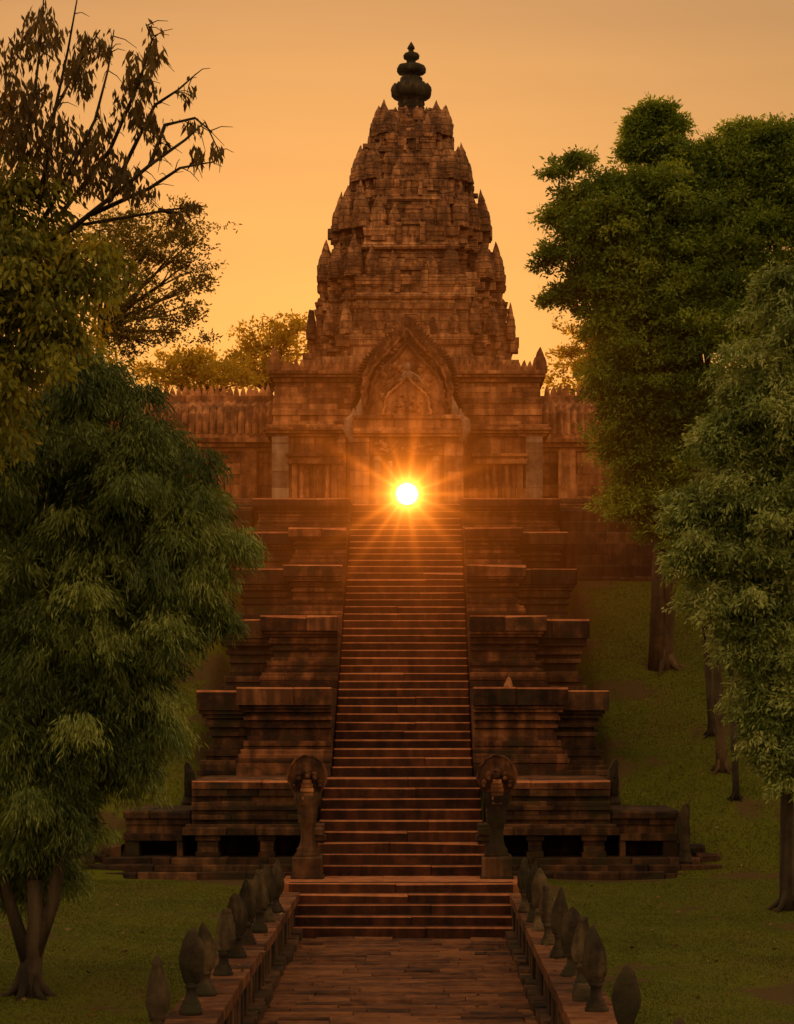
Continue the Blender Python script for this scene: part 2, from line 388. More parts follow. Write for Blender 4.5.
# ------------------------------------------------------------------ naga terraces with dark openings
def terrace(s):
    X = lambda a, b: (s * a, s * b) if s > 0 else (s * b, s * a)
    side = 'right' if s > 0 else 'left'
    t = thing('stone_terrace', (s * 2.8, 45.3, .7), f'low dark stone terrace with square openings {side} of the naga steps', 'terrace', 'naga terraces beside the stairs')
    m = MB()
    m.course(*X(1.62, 3.95), 45.25, 48.6, 2.42, 2.575, L=1.3, c=.035, j=.005, worn=1)
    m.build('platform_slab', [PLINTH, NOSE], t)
    m = MB()
    for z0, z1, p in ((2.28, 2.42, .06), (2.18, 2.28, .12), (2.10, 2.18, .05), (2.02, 2.10, .0), (1.93, 2.02, .05), (1.84, 1.93, .02), (1.70, 1.84, .08)):
        m.course(*X(1.62, 3.95), 45.22 + p, 48.5, z0, z1, L=.8, c=.014, j=.012)
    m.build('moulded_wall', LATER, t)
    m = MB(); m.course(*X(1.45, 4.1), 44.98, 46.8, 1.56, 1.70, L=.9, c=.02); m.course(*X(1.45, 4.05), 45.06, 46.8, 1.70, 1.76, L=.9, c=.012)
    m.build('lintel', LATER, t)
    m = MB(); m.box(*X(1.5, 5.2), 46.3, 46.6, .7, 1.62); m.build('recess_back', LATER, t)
    for a, b in ((1.42, 1.80), (2.36, 2.68), (3.40, 3.86)):
        m = MB()
        for k in range(4):
            p = (.0, .03, .03, -.01)[k]
            m.course(*X(a + p, b - p), 45.05 + p, 46.3, 1.14 + k * .105, 1.14 + (k + 1) * .105 - .003, L=.8, c=.014, j=.008)
        m.build('pillar', LATER, t)
    m = MB()
    m.course(*X(1.45, 4.3), 44.9, 46.5, 1.02, 1.14, L=.9, c=.02)
    m.course(*X(1.45, 4.6), 44.75, 46.5, .90, 1.02, L=.9, c=.02)
    m.course(*X(1.45, 4.9), 44.6, 46.5, .60, .90, L=1.0, c=.025)
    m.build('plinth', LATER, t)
    # lower wing
    w = thing('stone_terrace_wing', (s * 4.6, 45.3, .8), f'lower side wing of the dark terrace stepping down on the {side}', 'terrace', 'terrace wings')
    m = MB(); m.course(*X(3.97, 5.25), 45.3, 48.2, 1.86, 2.0, L=.7, c=.03, worn=0)
    m.course(*X(3.97, 5.22), 45.36, 48.2, 1.74, 1.86, L=.7, c=.015); m.course(*X(3.97, 5.2), 45.4, 48.2, 1.58, 1.74, L=.7, c=.015); m.course(*X(4.12, 5.25), 45.3, 47.5, 1.44, 1.58, L=.7, c=.02)
    m.build('slab', LATER, w)
    for a, b in ((4.12, 4.24), (4.95, 5.22)):
        m = MB(); m.block(*X(a, b), 45.33, 46.3, 1.14, 1.44, .02, .01); m.build('pillar', LATER, w)
    m = MB(); m.course(*X(4.31, 5.6), 44.95, 46.6, 1.02, 1.14, L=.8, c=.025); m.course(*X(4.61, 6.0), 44.8, 46.6, .88, 1.02, L=.8, c=.025); m.course(*X(4.91, 6.2), 44.65, 46.4, .5, .88, L=.9, c=.03)
    m.build('plinth', LATER, w)
    for k, (a, b, h) in enumerate(((5.3, 5.75, 1.35), (5.55, 6.0, 1.2))):
        m = MB(); m.block(*X(a, b), 45.3 - k * .2, 46.3, 1.0 if k == 0 else .95, h, .05, .03); m.build('fallen_block', LATER, w)


terrace(1); terrace(-1)

# ------------------------------------------------------------------ tiered pedestals up both sides of the stairs
PROF = [(0, .15, 0), (.15, .20, -.03), (.20, .25, .02), (.25, .30, .05), (.30, .34, .10), (.34, .40, .08), (.40, .45, .14), (.45, .54, .16), (.54, .58, .12), (.58, .63, .15), (.63, .67, .10), (.67, .72, .12), (.72, .76, .06), (.76, .80, .04), (.80, 1.0, 0)]


def pedestal(xa, xb, yf, yb, z0, z1, label, s, mat, broken=False):
    t = thing('stone_pedestal', (s * (xa + xb) / 2, yf, z0), label, 'stone pedestal', 'tiered pedestals flanking the stairs')
    H = z1 - z0; parts = {'base': MB(), 'dado': MB(), 'cornice': MB()}
    for a, b, p in PROF:
        k = 'base' if b <= .34 else ('dado' if b < .72 else 'cornice')
        p = max(0, p * 1.5 + random.uniform(-.02, .02)) * min(1, H / 1.5)
        x0, x1 = xa, xb - p * 1.1 + random.uniform(-.012, .012)
        X = (s * x0, s * x1) if s > 0 else (s * x1, s * x0)
        parts[k].course(*X, yf + p, yb, z0 + a * H, z0 + b * H, L=1.7 if b < 1 else 1.1, c=.022 if b < 1 else .032, j=.007, worn=1 if b == 1 else 0)
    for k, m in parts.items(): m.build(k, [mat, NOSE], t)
    return t


ord_ = ['lowest', 'second', 'third', 'fourth', 'topmost']
LV = [(48.55, 2.56, 4.36, 3.37, 4.22), (52.2, 4.3, 5.95, 3.12, 4.10), (55.5, 5.9, 7.25, 2.82, 4.05), (58.1, 7.2, 8.30, 2.85, 3.98)]
for s, nm in ((1, 'right'), (-1, 'left')):
    for k, (D, z0, z1, xi, xo) in enumerate(LV):
        nb = LV[k + 1][0] + .5 if k < 3 else 61.5
        pedestal(1.435, xi, D, nb, z0, z1, f'{ord_[k]} moulded stone pedestal hugging the {nm} edge of the stairs', s, PLINTH)
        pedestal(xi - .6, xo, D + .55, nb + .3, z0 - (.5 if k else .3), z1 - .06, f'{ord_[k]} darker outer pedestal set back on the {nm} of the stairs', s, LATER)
    pedestal(1.425, 3.9, 60.75, 63.2, 8.27, 9.24, f'{ord_[4]} long stone block on the {nm} below the temple gate', s, PLINTH)
    # terrace retaining walls running out over the slope
    X = lambda a, b: (s * a, s * b) if s > 0 else (s * b, s * a)
    t = thing('retaining_wall', (s * 8, 61.2, 6.8), f'long dark retaining wall at the top of the grass slope {nm} of the stairs', 'wall')
    m = MB()
    for k in range(9):
        m.course(*X(4.06 if k < 6 else 3.95, 17), 61.0 + (.0, .1, .05, .15, .2, .2, .5, .55, .6)[k], 62.9, 6.4 + k * .29, 6.4 + (k + 1) * .29, L=1.1, c=.03, j=.02)
    m.build('coursed_wall', LATER, t)
    m = MB()
    for k in range(4): m.course(*X(3.95, 17), 61.9 + k * .28, 63.6, 8.9 + k * .1 + .11, 8.9 + (k + 1) * .1 + .11, L=1.2, c=.025, j=.012, worn=1)
    m.build('coping_step', [LATER, PLINTH], t)

# a pale loose stone left on the second pedestal
m = MB(); m.lathe((2.26, 51.9, 4.34), [(.10, 0), (.10, .08), (.07, .17), (.04, .23), (.01, .26)], 9, rough=.03)
tag(m.build('loose_stone', STONE), 'small pale pointed loose stone lying on lowest right pedestal', 'stone')

# ------------------------------------------------------------------ kerbs and their posts
def kerb(s):
    nm = 'right' if s > 0 else 'left'
    o = .08
    X = lambda a, b: (o + s * a, o + s * b) if s > 0 else (o + s * b, o + s * a)
    t = thing('stone_kerb', (o + s * 2.1, 29, 0), f'long low stone kerb with moulded face along the {nm} side of the path', 'kerb', 'kerbs along the paved path')
    cop, wall, foot = MB(), MB(), MB()
    d = 15.0
    while d < 42.6:
        w = min(random.uniform(.45, .95), 42.62 - d)
        j = random.uniform(-.012, .012)
        cop.block(*X(1.86, 2.42), d, d + w - .012, .53, .68 + j, .02, .006)
        d += w
    d = 15.0
    while d < 42.6:
        w = min(random.uniform(.16, .34), 42.62 - d)
        p = random.uniform(-.035, .03)
        wall.block(*X(1.90 + p, 2.40), d, d + w - .02, .14, .535, .015, .008)
        d += w
    d = 15.0
    while d < 41.3:
        w = min(random.uniform(.3, .6), 41.36 - d)
        foot.block(*X(1.74 + random.uniform(-.02, .03), 2.3), d, d + w - .02, -.1, .14 + random.uniform(-.03, .02), .03, .012)
        d += w
    cop.build('coping', PAVE, t); wall.build('moulded_face', LATER, t); foot.build('footing', LATER, t)


kerb(1); kerb(-1)


def post(x, d, h, label, k):
    t = thing('naga_post', (x, d, .69), label, 'stone post', 'bulbous posts standing on the kerbs')
    u = h; w = random.uniform(.84, 1.02); lean = (random.uniform(-.05, .05), random.uniform(-.04, .04))
    m = MB(); m.lathe((x, d, .66), [(.125 * w, 0), (.13 * w, .06 * u), (.112 * w, .075 * u), (.115 * w, .11 * u), (.09 * w, .125 * u), (.094 * w, .15 * u), (.07 * w, .18 * u), (.058 * w, .24 * u), (.056 * w, .29 * u), (.072 * w, .31 * u), (.072 * w, .33 * u), (.06 * w, .345 * u), (.066 * w, .37 * u)], 16, 1, 1.1, .012, 3.0, lean=lean)
    m.build('pedestal', LICH, t, True)
    m = MB()
    hp = [(.07, .345), (.095, .375), (.09, .39), (.112, .43), (.126, .49), (.130, .56), (.125, .64), (.112, .72), (.092, .80), (.068, .87), (.042, .93), (.022, .97), (.006, 1.0)]
    if k % 3 == 1: hp = [(.07, .345), (.105, .39), (.10, .405), (.122, .46), (.130, .53), (.122, .62), (.105, .72), (.085, .80), (.066, .86), (.058, .88), (.062, .90), (.056, .94), (.03, .97), (.012, .99)]
    if k % 3 == 2: hp = [(.07, .345), (.09, .38), (.118, .46), (.133, .56), (.136, .66), (.126, .75), (.104, .84), (.074, .91), (.04, .965), (.008, 1.0)]
    if k in (4, 7): hp = hp[:-3] + [(hp[-3][0] * .9, hp[-3][1] + .01), (hp[-3][0] * .5, hp[-3][1] + .015)]
    m.lathe((x, d, .66), [(a * w, b * u) for a, b in hp], 42, 1, .76, .02, 2.0, lean=lean, ribs=7, rib=.085)
    m.build('hood', LICH, t, True)


DP = [18.5, 22.8, 25.8, 27.5, 29.5, 31.5, 33.2, 35.2, 36.8, 38.5]
nth = ['nearest', 'second', 'third', 'fourth', 'fifth', 'sixth', 'seventh', 'eighth', 'ninth', 'tenth', 'eleventh']
for k, d in enumerate(DP):
    for s, nm in ((-1, 'left'), (1, 'right')):
        h = random.uniform(.84, .97)
        if k == 2: h = .95
        post(.1 - .006 * k + s * (2.25 - .028 * k), d + random.uniform(-.15, .15) + (.2 if s > 0 and k in (2, 3) else 0), h, f'weathered bulbous stone post on the {nm} kerb, {nth[k]} from the foreground', k + (s > 0))
m = MB(); m.lathe((2.2, 26.9, .67), [(.12, 0), (.125, .08), (.10, .16), (.07, .2)], 10, rough=.02, power=3)
tag(m.build('post_stump', LICH), 'short broken post stump on right kerb between second and third tall posts', 'stone post')

# ------------------------------------------------------------------ naga statues
def leaf_outline(w, h, n=28, point=.55, lobes=0, amp=.0, z0=0, x0=0):
    P = []
    for k in range(n + 1):
        a = math.pi * (k / n)                      # right foot, over the top, to the left foot
        x = math.cos(a) * w * (1 - .0 * k); z = math.sin(a) ** point * h
        q = 1 + (amp * abs(math.sin(a * lobes)) if lobes else 0)
        P.append((x0 + x * q, z0 + z * (1 + (q - 1) * .6)))
    return P


def naga(x, d, label):
    z = .838
    t = thing('naga_statue', (x, d, z), label, 'naga statue', 'hooded naga pair at the stairs')
    m = MB(); m.block(x - .27, x + .27, d - .27, d + .4, z, z + .40, .03, .01); m.block(x - .30, x + .30, d - .3, d + .4, z - .25, z + .05, .02, .006)
    m.build('pedestal', LATER, t)
    m = MB()
    m.lathe((x, d, z + .38), [(.22, 0), (.23, .06), (.19, .10), (.20, .15), (.155, .2), (.13, .3), (.12, .46), (.14, .60), (.18, .65), (.165, .69), (.19, .73), (.17, .77), (.195, .82), (.18, .87), (.21, .94), (.25, 1.06), (.24, 1.2)], 20, 1, .9, .008, 2.6)
    m.build('neck', LATER, t, True)
    m = MB()
    # fan-shaped hood rising from the neck with a scalloped rim
    P = []
    for k in range(45):
        a = -math.pi / 2 + 2 * math.pi * k / 45
        rx = .345 * (1 if math.sin(a) > 0 else (1 - .42 * abs(math.sin(a)) ** 1.2)); rz = .40 if math.sin(a) > 0 else .50
        q = 1 + .045 * abs(math.sin(a * 6.5)) * (1 if math.sin(a) > -.3 else 0)
        P.append((x + math.cos(a) * rx * q, z + 1.83 + math.sin(a) * rz * q))
    m.prism(P, d - .10, d + .12, .07)
    m.build('hood', PLINTH, t)
    m = MB(); m.tube([(a, d - .11, b) for a, b in P[4:42]], [.019] * 38, 6, wob=.25)
    m.build('crest', PLINTH, t)
    m = MB()
    for (hx, hz, sc) in ((0, 1.93, .95), (-.14, 1.88, .82), (.14, 1.88, .82), (-.235, 1.74, .72), (.235, 1.74, .72)):
        m.ball((x + hx, d - .16, z + hz), .075 * sc, .12 * sc, .10 * sc, 7, rough=.015)
        m.ball((x + hx, d - .23, z + hz - .07 * sc), .055 * sc, .09 * sc, .055 * sc, 6, rough=.012)
        for e in (-1, 1): m.ball((x + hx + e * .045 * sc, d - .26, z + hz + .03 * sc), .022 * sc, .02, .022 * sc, 5)
    m.build('serpent_head', PLINTH, t)
    m = MB(); zz = z + 1.36
    for q in range(6):
        wv = (.085, .10, .115, .12, .105, .08)[q]; m.block(x - wv, x + wv, d - .20 - .012 * q, d + .02, zz, zz + .072, .012, .006); zz += .075
    m.build('throat', STONE, t)


naga(-1.70, 43.9, 'five-headed hooded naga statue on the left of the middle steps')
naga(1.76, 43.9, 'five-headed hooded naga statue on the right of the middle steps')


def side_naga(x, d, z, h, w, label, s):
    t = thing('naga_statue', (x, d, z), label, 'naga statue', 'weathered nagas at the terrace corners')
    m = MB(); m.lathe((x, d, z), [(w * .62, 0), (w * .7, .06 * h), (w * .6, .12 * h), (w * .45, .22 * h), (w * .45, .3 * h)], 10, 1, 1.2, .012, 3); m.build('pedestal', LICH, t)
    m = MB(); o = []
    for a, b in ((-.45, .22), (-.8, .4), (-1, .6), (-.75, .8), (-.1, .97), (.35, 1.0), (.6, .9), (.5, .7), (.62, .5), (.5, .22)):
        o.append((x + s * a * w * .62, z + b * h))
    if s < 0: o = o[::-1]
    m.prism(o, d - .13, d + .13, .05); m.build('hood', LICH, t)


side_naga(-4.04, 45.6, 2.1, .82, .2, 'slim side-on naga at the left corner of the terrace', -1)
side_naga(4.05, 45.6, 2.1, .88, .2, 'slim pale-edged naga at the right corner of the terrace', 1)
side_naga(5.33, 45.1, 1.0, 1.15, .24, 'dark worn naga standing at the end of the right terrace wing', 1)
side_naga(-5.9, 45.1, 1.0, 1.1, .24, 'dark worn naga standing at the end of the left terrace wing', -1)

# ------------------------------------------------------------------ crest finials
def antefix_mesh(name, mat, kind=0):
    m = MB()
    if kind == 0: pf = [(.46, 0), (.5, .06), (.45, .08), (.5, .12), (.5, .26), (.46, .28), (.46, .38), (.40, .50), (.34, .60), (.29, .62), (.29, .67), (.21, .79), (.13, .88), (.06, .95), (.01, 1.0)]
    elif kind == 1: pf = [(.47, 0), (.5, .08), (.44, .10), (.49, .14), (.5, .28), (.44, .30), (.46, .34), (.43, .46), (.36, .50), (.36, .56), (.30, .66), (.23, .70), (.23, .74), (.15, .84), (.08, .92), (.01, 1.02)]
    elif kind == 2: pf = [(.46, 0), (.5, .12), (.43, .14), (.48, .18), (.49, .36), (.43, .40), (.40, .52), (.33, .62), (.26, .66), (.25, .72), (.16, .83), (.08, .92), (.01, 1.0)]
    else: pf = [(.5, 0), (.5, .08), (.43, .10), (.5, .15), (.50, .36), (.44, .40), (.42, .52), (.30, .56), (.35, .61), (.28, .74), (.22, .80), (.17, .82)]
    if kind: random.seed(40 + kind)
    m.lathe((kind * 3.1, kind * 1.7, 0), pf, 16, 1, .62, .03 if kind == 0 else .045, 2.6)
    m.v = [(x - kind * 3.1, y - kind * 1.7, z) for x, y, z in m.v]
    o = m.build(name, mat); return o


def crest(parent, base, x0, x1, d, z, h, w, n, jitter=.12):
    first = True
    for k in range(n):
        x = x0 + (x1 - x0) * (k + .5) / n
        o = base if first and base.parent is None else base.copy()
        if o is not base: C.objects.link(o)
        first = False
        o.parent = parent
        p = Vector(parent['_o'])
        o.location = Vector((x, d, z)) - p
        q = h * random.uniform(1 - jitter * 1.5, 1 + jitter)
        o.scale = (w * random.uniform(.85, 1.1), w * .8, q)
        o.rotation_euler = (random.uniform(-.05, .05), random.uniform(-.05, .05), 0)


def new_finial(name='finial', mat=None):
    return antefix_mesh(name, mat or STONE)


# ------------------------------------------------------------------ gate building (gopura)
gp = thing('temple_gatehouse', (0, 66, 9.2), 'carved sandstone temple gatehouse with pointed pediment over its central doorway', 'temple gate')
Z0 = 9.0
m = MB()
for s in (-1, 1):
    X = lambda a, b: (s * a, s * b) if s > 0 else (s * b, s * a)
    z = Z0; k = 0
    while z < 11.35:
        h = min(random.uniform(.27, .36), 11.38 - z)
        m.course(*X(.62, 3.7), 66.0 + (.0 if k > 2 else -.12 + .04 * k), 70.5, z, z + h, L=.85, c=.012, j=.012)
        z += h; k += 1
m.course(-.7, .7, 66.0, 70.5, 11.3, 11.7, L=.8, c=.01)
m.build('wall', STONE, gp)
m = MB()
for z0, z1, p in ((11.38, 11.46, -.10), (11.46, 11.54, -.20), (11.54, 11.62, -.28), (11.62, 11.70, -.18)):
    m.course(-3.78 + p * .6, 3.78 - p * .6, 66 + p, 70.5 - p, z0, z1, L=1.0, c=.012, j=.012, worn=0)
m.build('cornice', STONE, gp)
m = MB()
zz = [11.70, 11.82, 11.98, 12.14, 12.30, 12.46, 12.62, 12.76, 12.90, 13.02]
yy = [.02, .06, .02, .06, .05, .10, .10, .15, .06, .0]
for a, b, p in zip(zz, zz[1:], yy): m.course(-3.72 + p * .5, 3.72 - p * .5, 66.0 + p, 70.3 - p, a, b, L=.7, c=.014, j=.016)
for a, b, p in ((13.02, 13.10, -.05), (13.10, 13.2, -.10)): m.course(-3.80, 3.80, 66 + p, 70.2, a, b, L=.9, c=.015)
m.build('attic_roof', STONE, gp)
fin = new_finial()
crest(gp, fin, -3.6, -1.25, 66.1, 13.17, .36, .20, 15); crest(gp, fin, 1.25, 3.6, 66.1, 13.17, .36, .20, 15)
for s in (-1, 1):
    a = new_finial('acroterion'); a.parent = gp; a.location = (s * 3.66, .15, 13.15 - 9.2); a.scale = (.40, .4, .72)
    # corner pilaster, mid pilaster
    for a0, a1, pr in ((3.25, 3.72, .12), (1.68, 1.95, .10)):
        m = MB(); z = 9.0
        for h in (.35, .12, .5, .45, .5, .28, .1, .1):
            q = .02 if h < .2 else 0
            m.course(*((s * a0 - 0, s * a1) if s > 0 else (s * a1, s * a0)), 66 - pr - q, 66.3, z, min(z + h, 11.38), L=.9, c=.012); z += h
        m.build('pilaster', WORN if a0 > 3 else STONE, gp)
    # false window with frame, baluster panel and hood moulding
    c = s * 2.55
    f = MB()
    f.block(c - .62, c - .47, 65.86, 66.1, 9.3, 10.62, .012, .004); f.block(c + .47, c + .62, 65.86, 66.1, 9.3, 10.62, .012, .004)
    f.block(c - .74, c + .74, 65.80, 66.1, 10.62, 10.74, .015, .004); f.block(c - .66, c + .66, 65.84, 66.1, 10.74, 10.82, .015, .004); f.block(c - .78, c + .78, 65.78, 66.1, 10.82, 10.90, .015, .004)
    fo = f.build('false_window', STONE, gp)
    f = MB(); f.box(c - .47, c + .47, 65.99, 66.05, 9.3, 10.62)
    for q in range(5): f.lathe((c - .36 + q * .18, 65.97, 9.3), [(.06, 0), (.075, .15), (.05, .22), (.075, .4), (.055, .65), (.075, .9), (.05, 1.1), (.07, 1.3)], 8)
    f.build('window_panel', STONE, fo)
# porch
m = MB()
for s in (-1, 1):
    X = lambda a, b: (s * a, s * b) if s > 0 else (s * b, s * a)
    z = 9.0
    for h in (.36, .1, .42, .38, .42, .36, .12, .1, .12, .4):
        q = -.03 if h < .2 else 0
        m.course(*X(1.0 + 0, 1.52 - q), 64.25 + q, 66.1, z, z + h, L=.9, c=.014, j=.008); z += h
    z = 9.0
    for h in (.36, .1, .9, .5, .34):
        m.course(*X(.62, .99), 64.55, 66.1, z, z + h, L=.9, c=.012, j=.006); z += h
m.course(-1.0, 1.0, 64.5, 66.1, 11.2, 11.78, L=.9, c=.01)
m.build('porch_wall', STONE, gp)
for s in (-1, 1):
    m = MB(); m.lathe((s * .80, 64.42, 9.15), [(.10, 0), (.12, .12), (.085, .16), (.085, .36), (.105, .4), (.085, .44), (.085, .68), (.11, .74), (.085, .80), (.085, 1.05), (.105, 1.09), (.085, 1.13), (.085, 1.36), (.12, 1.4), (.12, 1.52)], 8, power=3)
    m.build('colonnette', WORN, gp)
d_ = MB()
for s in (-1, 1): d_.block(s * .61 - .08, s * .61 + .08, 64.50, 65.2, 9.0, 10.64, .012, .004)
d_.block(-.69, .69, 64.50, 65.2, 10.64, 10.74, .01, .004)
d_.build('door_frame', STONE, gp)
m = MB(); m.course(-1.0, 1.0, 64.28, 64.7, 10.70, 11.18, L=2.2, c=.02)
for q in range(26):
    m.ball((random.uniform(-.9, .9), 64.27, random.uniform(10.76, 11.1)), random.uniform(.04, .09), .05, random.uniform(.04, .08), 5)
for q in range(9): m.ball((-.8 + .2 * q, 64.27, 10.92 + .07 * math.cos(q * .78)), .10, .06, .06, 5)
m.build('lintel', STONE, gp)
m = MB()
for z0, z1, p in ((11.18, 11.26, -.06), (11.26, 11.33, -.12), (11.33, 11.42, -.05), (11.42, 11.66, .03), (11.66, 11.76, -.03)):
    m.course(-1.45, 1.45, 64.2 + p, 66, z0, z1, L=1.0, c=.012)
m.build('entablature', STONE, gp)


def flame(w, h, z0, n=40, tooth=.05, spread=1.0):
    """pointed many-lobed arch outline, counted from right foot to left foot"""
    P = []
    key = [(1.0, 0), (1.05, .08), (.97, .15), (.93, .22), (.95, .30), (.90, .37), (.90, .44), (.83, .50), (.79, .56), (.65, .62), (.60, .67), (.46, .72), (.40, .77), (.28, .82), (.21, .87), (.10, .94)]
    for i in range(len(key) - 1):
        for q in range(4):
            t = q / 4; a = key[i][0] + (key[i + 1][0] - key[i][0]) * t; b = key[i][1] + (key[i + 1][1] - key[i][1]) * t
            k = tooth * (1 if q % 2 else 0)
            P.append((a * w + k * .8, z0 + b * h + k))
    P.append((0, z0 + h))
    return P + [(-a, b) for a, b in P[:-1]][::-1]


def carve(m, x0, x1, z0, z1, y, n, r=.07):
    for q in range(n):
        x, z = random.uniform(x0, x1), random.uniform(z0, z1)
        m.ball((x, y, z), r * random.uniform(.5, 1.2), r * .7, r * random.uniform(.5, 1.3), 5, rough=.01)


pe = MB(); pe.prism(flame(1.40, 2.75, 11.72, tooth=.10), 64.5, 65.3, 0.0)
for (a, b) in flame(1.24, 2.50, 11.76, tooth=.0)[::2]:
    pe.ball((a, 64.47, b), .085, .07, .12, 5, rough=.02)
for q in range(240):
    x, z = random.uniform(-1.25, 1.25), random.uniform(11.85, 14.1)
    if abs(x) < 1.2 * (1 - (z - 11.7) / 2.9) ** .7: pe.ball((x, 64.49, z), random.uniform(.04, .11), .10, random.uniform(.04, .12), 5, rough=.03)
P = flame(1.18, 2.36, 11.74, tooth=0); pe.tube([(a, 64.46, b) for a, b in P], [.05] * len(P), 6)
po = pe.build('pediment', CARVED, gp)
m = MB(); m.prism(flame(1.02, 1.95, 11.74, tooth=.02), 64.36, 64.5, .0); carve(m, -.65, .65, 12.0, 13.1, 64.34, 130, .085)
P = flame(1.02, 1.95, 11.74, tooth=0)
m.tube([(a, 64.33, b) for a, b in P], [.055] * len(P), 6); m.build('carved_arch', CARVED, po)
m = MB()
P = flame(.62, 1.0, 11.76, tooth=.0); m.prism(P, 64.16, 64.36, .0); m.tube([(a, 64.14, b) for a, b in P], [.04] * len(P), 6); carve(m, -.4, .4, 11.85, 12.3, 64.13, 26, .06); m.build('lower_arch', STONE, po)
m = MB()
m.ball((.02, 64.30, 13.05), .10, .08, .12, 7, rough=.01); m.ball((.02, 64.32, 12.82), .17, .08, .18, 7, rough=.02); m.ball((-.16, 64.33, 12.72), .10, .05, .06, 6); m.ball((.22, 64.33, 12.75), .11, .05, .06, 6); m.tube([(.1, 64.3, 12.9), (.3, 64.3, 12.8), (.45, 64.32, 12.6)], [.05, .04, .03], 6)
m.build('carved_figure', WORN, po)
for s in (-1, 1):
    m = MB(); x = s * 1.48
    m.tube([(x - s * .05, 64.3, 11.05), (x + s * .10, 64.28, 11.35), (x + s * .08, 64.28, 11.6), (x - s * .06, 64.3, 11.75), (x - s * .05, 64.3, 11.95)], [.10, .13, .14, .10, .02], 8)
    m.tube([(x - s * .2, 64.35, 11.1), (x - s * .16, 64.35, 11.5), (x - s * .2, 64.35, 11.95), (x - s * .25, 64.35, 12.2)], [.1, .12, .1, .02], 8); m.build('naga_acroterion', WORN, gp)

# ------------------------------------------------------------------ side galleries
for s, nm in ((-1, 'left'), (1, 'right')):
    X = lambda a, b: (s * a, s * b) if s > 0 else (s * b, s * a)
    t = thing('temple_gallery', (s * 7, 68, 9.0), f'long low sandstone gallery with ribbed vault roof joining gatehouse on the {nm}', 'temple gallery', 'galleries beside the gatehouse')
    m = MB(); z = 9.0
    while z < 11.15: m.course(*X(3.6, 17.0), 68.0, 71, z, z + .31, L=.85, c=.012, j=.014); z += .31
    m.build('wall', STONE, t)
    m = MB()
    for z0, z1, p in ((11.18, 11.30, -.06), (11.30, 11.42, -.16), (11.42, 11.54, -.26), (11.54, 11.66, -.15)): m.course(*X(3.6, 17.1), 68 + p, 71, z0, z1, L=1.0, c=.012)
    m.build('cornice', STONE, t)
    m = MB(); x = 3.62
    while x < 17.0:
        w = .20
        prof = [(67.86, 11.66), (67.9, 11.95), (68.02, 12.25), (68.25, 12.5), (68.6, 12.68), (69.0, 12.74)]
        for (ya, za), (yb, zb) in zip(prof, prof[1:]):
            a, b = X(x + .02, x + w - .02); q = .035
            v = [(a, ya, za), (b, ya, za), (b, yb, zb), (a, yb, zb), ((a + b) / 2, ya - q, za + q * .3), ((a + b) / 2, yb - q, zb + q)]
            m.add(v, [(0, 4, 5, 3), (4, 1, 2, 5)], 0, random.random() * .4 + .3)
        x += w
    a, b = X(3.6, 17.0)
    for (ya, za), (yb, zb) in zip(prof, prof[1:]): m.add([(a, ya + .02, za), (b, ya + .02, za), (b, yb + .02, zb), (a, yb + .02, zb)], [(0, 1, 2, 3)])
    m.build('ribbed_roof', STONE, t)
    m = MB(); m.box(*X(3.6, 17.0), 69.0, 70.8, 11.5, 12.6); m.course(*X(3.6, 17.0), 68.55, 69.4, 12.62, 12.84, L=.9, c=.015); m.build('ridge_course', STONE, t)
    m = MB()
    m.course(*X(4.25, 4.75), 67.86, 68.2, 9.0, 11.18, L=1, c=.015); m.build('pilaster', STONE, t)
    m = MB(); m.course(*X(6.0, 6.5), 67.86, 68.2, 9.0, 11.18, L=1, c=.015); m.build('pilaster', STONE, t)
    crest(t, new_finial(), *X(3.9, 10.5), 68.8, 12.82, .34, .19, 36)

# ------------------------------------------------------------------ tower
def redent(a, s):
    c0 = a - 3 * s
    q = [(a, c0), (a - s, c0), (a - s, c0 + s), (a - 2 * s, c0 + s), (a - 2 * s, c0 + 2 * s), (a - 3 * s, c0 + 2 * s), (c0, a)]
    q = q[:6] + [(c0, a)]
    P = [q[0]]
    P = [(a, c0), (a - s, c0), (a - s, c0 + s), (a - 2 * s, c0 + s), (a - 2 * s, c0 + 2 * s), (c0, c0 + 2 * s), (c0, a)]
    full = []
    for k in range(4):
        for (x, y) in P:
            for _ in range(k): x, y = -y, x
            full.append((x, y))
    return full


TX, TY, S85 = .03, 85.0, 85 / 2400
tw = thing('temple_tower', (TX, TY, 9.0), 'tall tapering sandstone temple tower crowned by a lotus bud finial', 'temple tower')
# base body with a passage on the axis
m = MB()
zb = CZ + (VY - 372) * S85
for (x0, x1, y0, y1) in ((-3.7, -.62, -3.0, 3.0), (.52, 3.7, -3.0, 3.0), (-3.0, -.62, -3.7, 3.7), (.52, 3.0, -3.7, 3.7)):
    z = 9.0
    while z < zb: m.course(TX + x0, TX + x1, TY + y0, TY + y1, z, z + .4, L=.9, c=.015); z += .4
z = 12.62
while z < zb: m.course(TX - .7, TX + .6, TY - 3.7, TY + 3.7, z, z + .4, L=.9, c=.01); z += .4
hc = at(407, 494, 88.4); ring, sq = [], []  # added back plate, its round hole hides the sky around the sun
for k in range(24):
    a = 2 * math.pi * k / 24; c_, s_ = math.cos(a), math.sin(a); q = 1 / max(abs(c_), abs(s_))
    ring.append((hc.x + .48 * c_, hc.z + .48 * s_)); sq.append((hc.x + .85 * c_ * q, hc.z + (1.1 if s_ > 0 else 2.9) * s_ * q))
m.add([(x, 88.4, z) for x, z in ring] + [(x, 88.4, z) for x, z in sq] + [(x, 88.65, z) for x, z in ring], [(k, (k + 1) % 24, 24 + (k + 1) % 24, 24 + k) for k in range(24)] + [(k, (k + 1) % 24, 48 + (k + 1) % 24, 48 + k) for k in range(24)])
